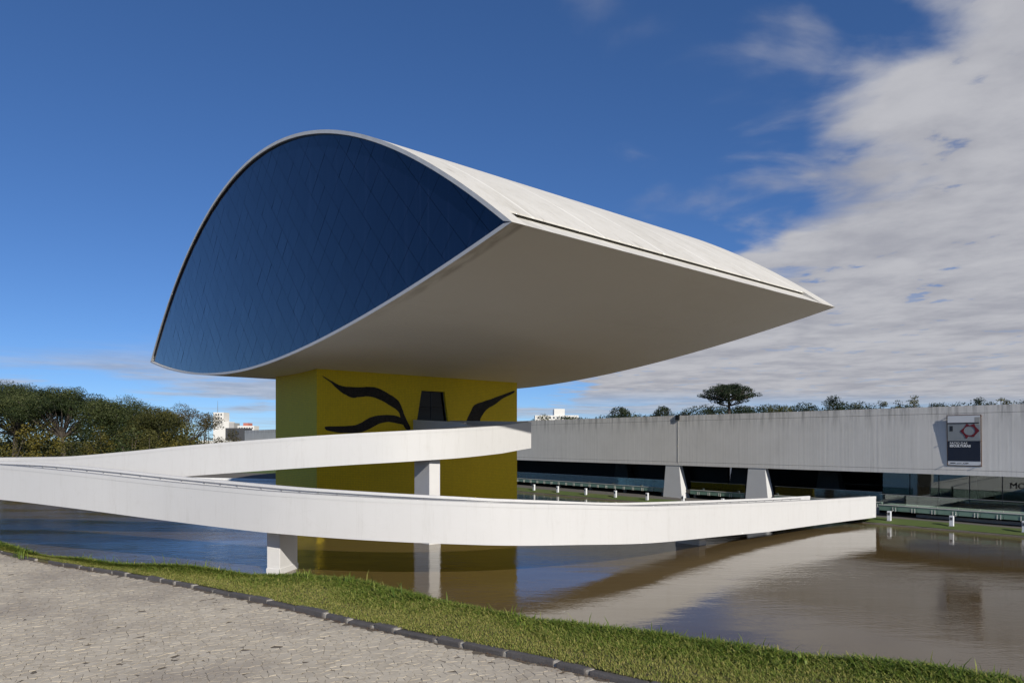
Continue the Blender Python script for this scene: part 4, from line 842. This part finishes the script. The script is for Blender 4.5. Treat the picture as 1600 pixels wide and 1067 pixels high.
# ------------------------------------------------------------------ far buildings
def tower_block(name, px0, px1, top, Y, mat, label, wins, depth=14, extra=()):
    x0, x1 = tx(px0, Y), tx(px1, Y); zt_ = tz(top, Y); r = empty(name, ((x0 + x1) / 2, Y, 1)); tag(r, label, 'building'); cx = (x0 + x1) / 2
    box('wall', x0 - cx, x1 - cx, 0, depth, 0, zt_ - 1, M[mat], r)
    for (ax, bx_, t2, m2, dy) in extra: box('wing', tx(ax, Y) - cx, tx(bx_, Y) - cx, dy, depth, 0, tz(t2, Y) - 1, M[m2], r)
    for (ax, bx_, ta_, tb_) in wins: 
        o = box('window', tx(ax, Y) - cx, tx(bx_, Y) - cx, -.12, .3, tz(tb_, Y) - 1, tz(ta_, Y) - 1, M['win'], r)
    return r
tower_block('tower_block', 333, 349.5, 644, 700, 'bld', 'white tower block far beyond the left trees', [(336.5 + 4 * k, 338.5 + 4 * k, 646, 649) for k in range(3)] + [(336.5 + 4 * k, 338.5 + 4 * k, 652, 654.5) for k in range(3)] + [(336.5 + 4 * k, 338.5 + 4 * k, 658, 660.5) for k in range(3)], 14, [(349.6, 358, 658.5, 'bld', -.4), (358.1, 366, 660.5, 'bldgrey', -.8)])
an = MB(); Ya = 705; an.tube([(tx(340, Ya), Ya, tz(644, Ya)), (tx(340, Ya), Ya, tz(626, Ya))], [.3, .12], 5); o = an.build('antenna_mast', M['steel']); tag(o, 'thin antenna mast on top of the white tower block', 'antenna')
tower_block('apartment_block', 371, 397, 665, 620, 'bld', 'low white building with red rooftop box beside the tower block', [(373 + 4 * k, 375 + 4 * k, 667.5, 669.5) for k in range(6)], 12, [(378.5, 386.5, 660.5, 'bldred', 2)])
tower_block('low_shed', 352, 381.5, 668.5, 330, 'metalroof', 'low dark roofed building left of the concrete wall end', [(356 + 5 * k, 358 + 5 * k, 672, 675) for k in range(4)], 10)
tower_block('white_house', 306, 346, 688, 260, 'bld', 'white house glimpsed between the thin trees on the left', [(310 + 7 * k, 313 + 7 * k, 692, 697) for k in range(5)], 10)
tower_block('rooftop_block', 836, 904, 648.5, 480, 'bld', 'white stepped rooftop block behind the concrete wall', [(840 + 6 * k, 843 + 6 * k, 651, 653.5) for k in range(10)], 16, [(866, 882.5, 638.5, 'bld', .6)])

# ------------------------------------------------------------------ grass on the near bank
def bank_pt(a, f_):   # a in 0..NB-1 along, f_ 0 kerb .. 1 crest .. 1.6 over the edge
    i = np.clip(a.astype(int), 0, NB - 2); t = (a - i)[:, None]; Ka = np.array([[p.x, p.y] for p in K]); Ca = np.array([[p.x, p.y] for p in C])
    k = Ka[i] * (1 - t) + Ka[i + 1] * t; c = Ca[i] * (1 - t) + Ca[i + 1] * t; d = c - k; L = np.linalg.norm(d, axis=1)[:, None]
    p = k + d * np.minimum(f_, 1)[:, None] + d / L * np.maximum(f_ - 1, 0)[:, None]
    f1 = np.minimum(f_, 1); z = ZP + .06 + .02 * f1 + .04 * np.sin(p[:, 0] * 1.7) * np.sin(p[:, 1] * 1.1) * f1 - np.maximum(f_ - 1, 0) * .55; return np.column_stack([p, z]), L[:, 0]
ng = 330000
a = rng.uniform(0, NB - 1.001, ng); f_ = rng.uniform(.035, 1.25, ng); pt, wid = bank_pt(a, f_); rx = pt[:, 0] / pt[:, 1]
keep = (pt[:, 1] > 5) & (rx > -.82) & (rx < .80) & (rng.random(ng) < np.clip(wid / 2.6, .25, 1)); pt = pt[keep]; f_ = f_[keep]; n = len(pt)
def vnoise(x, y, s):    # cheap smooth value noise
    x = x * s; y = y * s; xi = np.floor(x).astype(int); yi = np.floor(y).astype(int); fx = x - xi; fy = y - yi; fx = fx * fx * (3 - 2 * fx); fy = fy * fy * (3 - 2 * fy)
    def h(i, j): v = np.sin(i * 127.1 + j * 311.7) * 43758.5453; return v - np.floor(v)
    return (h(xi, yi) * (1 - fx) + h(xi + 1, yi) * fx) * (1 - fy) + (h(xi, yi + 1) * (1 - fx) + h(xi + 1, yi + 1) * fx) * fy
patch = .6 * vnoise(pt[:, 0], pt[:, 1], .9) + .4 * vnoise(pt[:, 0] + 40, pt[:, 1], 2.7); lush = np.clip((f_ - .35) * 1.6 + (patch - .5) * 1.3, 0, 1)
hgt = (.024 + .045 * lush + .05 * np.clip(f_ - .8, 0, 1) * (patch > .45)) * rng.uniform(.6, 1.35, n); tall = rng.random(n) < .006 * (f_ > .75); hgt[tall] *= rng.uniform(1.8, 3.2, tall.sum())
wd = (.008 + .007 * lush) * rng.uniform(.7, 1.3, n); th_ = rng.uniform(0, 2 * np.pi, n); lean = rng.uniform(.5, 1.7, n) * hgt; lean[tall] *= .4
dirv = np.column_stack([np.cos(th_), np.sin(th_), np.zeros(n)]); side = np.column_stack([-np.sin(th_), np.cos(th_), np.zeros(n)])
upv = np.array([[0, 0, 1.0]]); m1 = pt + dirv * (lean * .35)[:, None] + upv * (hgt * .62)[:, None]; tip = pt + dirv * lean[:, None] + upv * (hgt * .95)[:, None]
q1 = np.stack([pt - side * wd[:, None] * .5, pt + side * wd[:, None] * .5, m1 + side * wd[:, None] * .45, m1 - side * wd[:, None] * .45], 1)
q2 = np.stack([m1 - side * wd[:, None] * .45, m1 + side * wd[:, None] * .45, tip + side * wd[:, None] * .06, tip - side * wd[:, None] * .06], 1)
av = np.clip(.76 - .40 * lush + rng.normal(0, .22, n) + (rng.random(n) < .05) * .4, 0, 1)
o = np_mesh('grass_blades', np.concatenate([q1, q2]), 4, M['grass'], None, np.concatenate([av, av])); tag(o, 'green grass on the near bank between kerb and pool', 'grass', kind='stuff')
# broad leaved weeds standing above the grass edge
for k, (wx_, wy_, hh, lab) in enumerate([(-5.55, 13.2, .15, 'low tuft of coarse grass left of the front column'), (-3.95, 13.15, .22, 'tall tuft of coarse grass right of the front column'), (-3.1, 12.75, .26, 'tallest tuft of coarse grass at the water side of the bank'), (.15, 10.05, .16, 'leafy weed at the grass edge below the bright reflection'), (3.55, 8.35, .15, 'leafy weed at the grass edge near the right'), (4.3, 7.95, .13, 'small leafy weed at the far right grass edge'), (-10.9, 15.2, .2, 'tuft of grass at the gap in the kerb'), (-7.2, 13.6, .16, 'thin tuft of grass left of the kerb bend')]):
    qs = 1.0 - .055 * min(1, max(0, (wx_ + 9) / 6)) - .012; wx_ *= qs; wy_ *= qs
    r = empty('grass_tuft', (wx_, wy_, ZP + .03)); tag(r, lab, 'weed', 'weeds along the near bank'); rs = random.Random(k + 3); V = []; A = []
    for q in range(46):
        a = rs.uniform(0, 6.28); rad = rs.uniform(0, .26); L = hh * rs.uniform(.5, 1.1); ln = L * rs.uniform(.1, .75); wd_ = rs.uniform(.008, .016) * (1.6 if 'leafy' in lab else 1); c = np.array([math.cos(a), math.sin(a), 0]); s_ = np.array([-math.sin(a), math.cos(a), 0]); p = c * rad * rs.choice([-1, 1]); m1_ = p + c * ln * .35 + np.array([0, 0, L * .6]); t_ = p + c * ln + np.array([0, 0, L * .9])
        V.append([p - s_ * wd_ / 2, p + s_ * wd_ / 2, m1_ + s_ * wd_ * .6, m1_ - s_ * wd_ * .6]); V.append([m1_ - s_ * wd_ * .6, m1_ + s_ * wd_ * .6, t_ + s_ * .001, t_ - s_ * .001]); vv = rs.uniform(.1, .6); A += [vv, vv]
    tag(np_mesh('blades', np.array(V), 4, M['grass'], r, A), kind='stuff')
# dry needles swept against the kerb, and a few scraps
nd = 5200; V = []; A = []
sarr = rng.uniform(0, tot, nd)
for s in sarr:
    p = kp(s)
    if not (-11.5 < p.x < 2): continue
    dens = .5 + .5 * math.sin(s * 1.3) * math.sin(s * .37)
    if random.random() > dens: continue
    a_ = kp(max(0, s - .1)); e = (p - a_).normalized(); nn = Vector((-e.y, e.x, 0)); q = p - nn * abs(random.gauss(.03, .07)); t_ = random.uniform(0, 6.28); L = random.uniform(.015, .045); dx, dy = math.cos(t_) * L, math.sin(t_) * L; ex, ey = -math.sin(t_) * .003, math.cos(t_) * .003; z = ZP + random.uniform(.004, .016)
    V.append([(q.x - dx, q.y - dy, z), (q.x + ex, q.y + ey, z + .004), (q.x + dx, q.y + dy, z), (q.x - ex, q.y - ey, z + .004)])
o = np_mesh('dry_needles', V, 4, M['needle']); tag(o, 'brown dry needles and grit swept against the kerb', 'litter', kind='stuff')
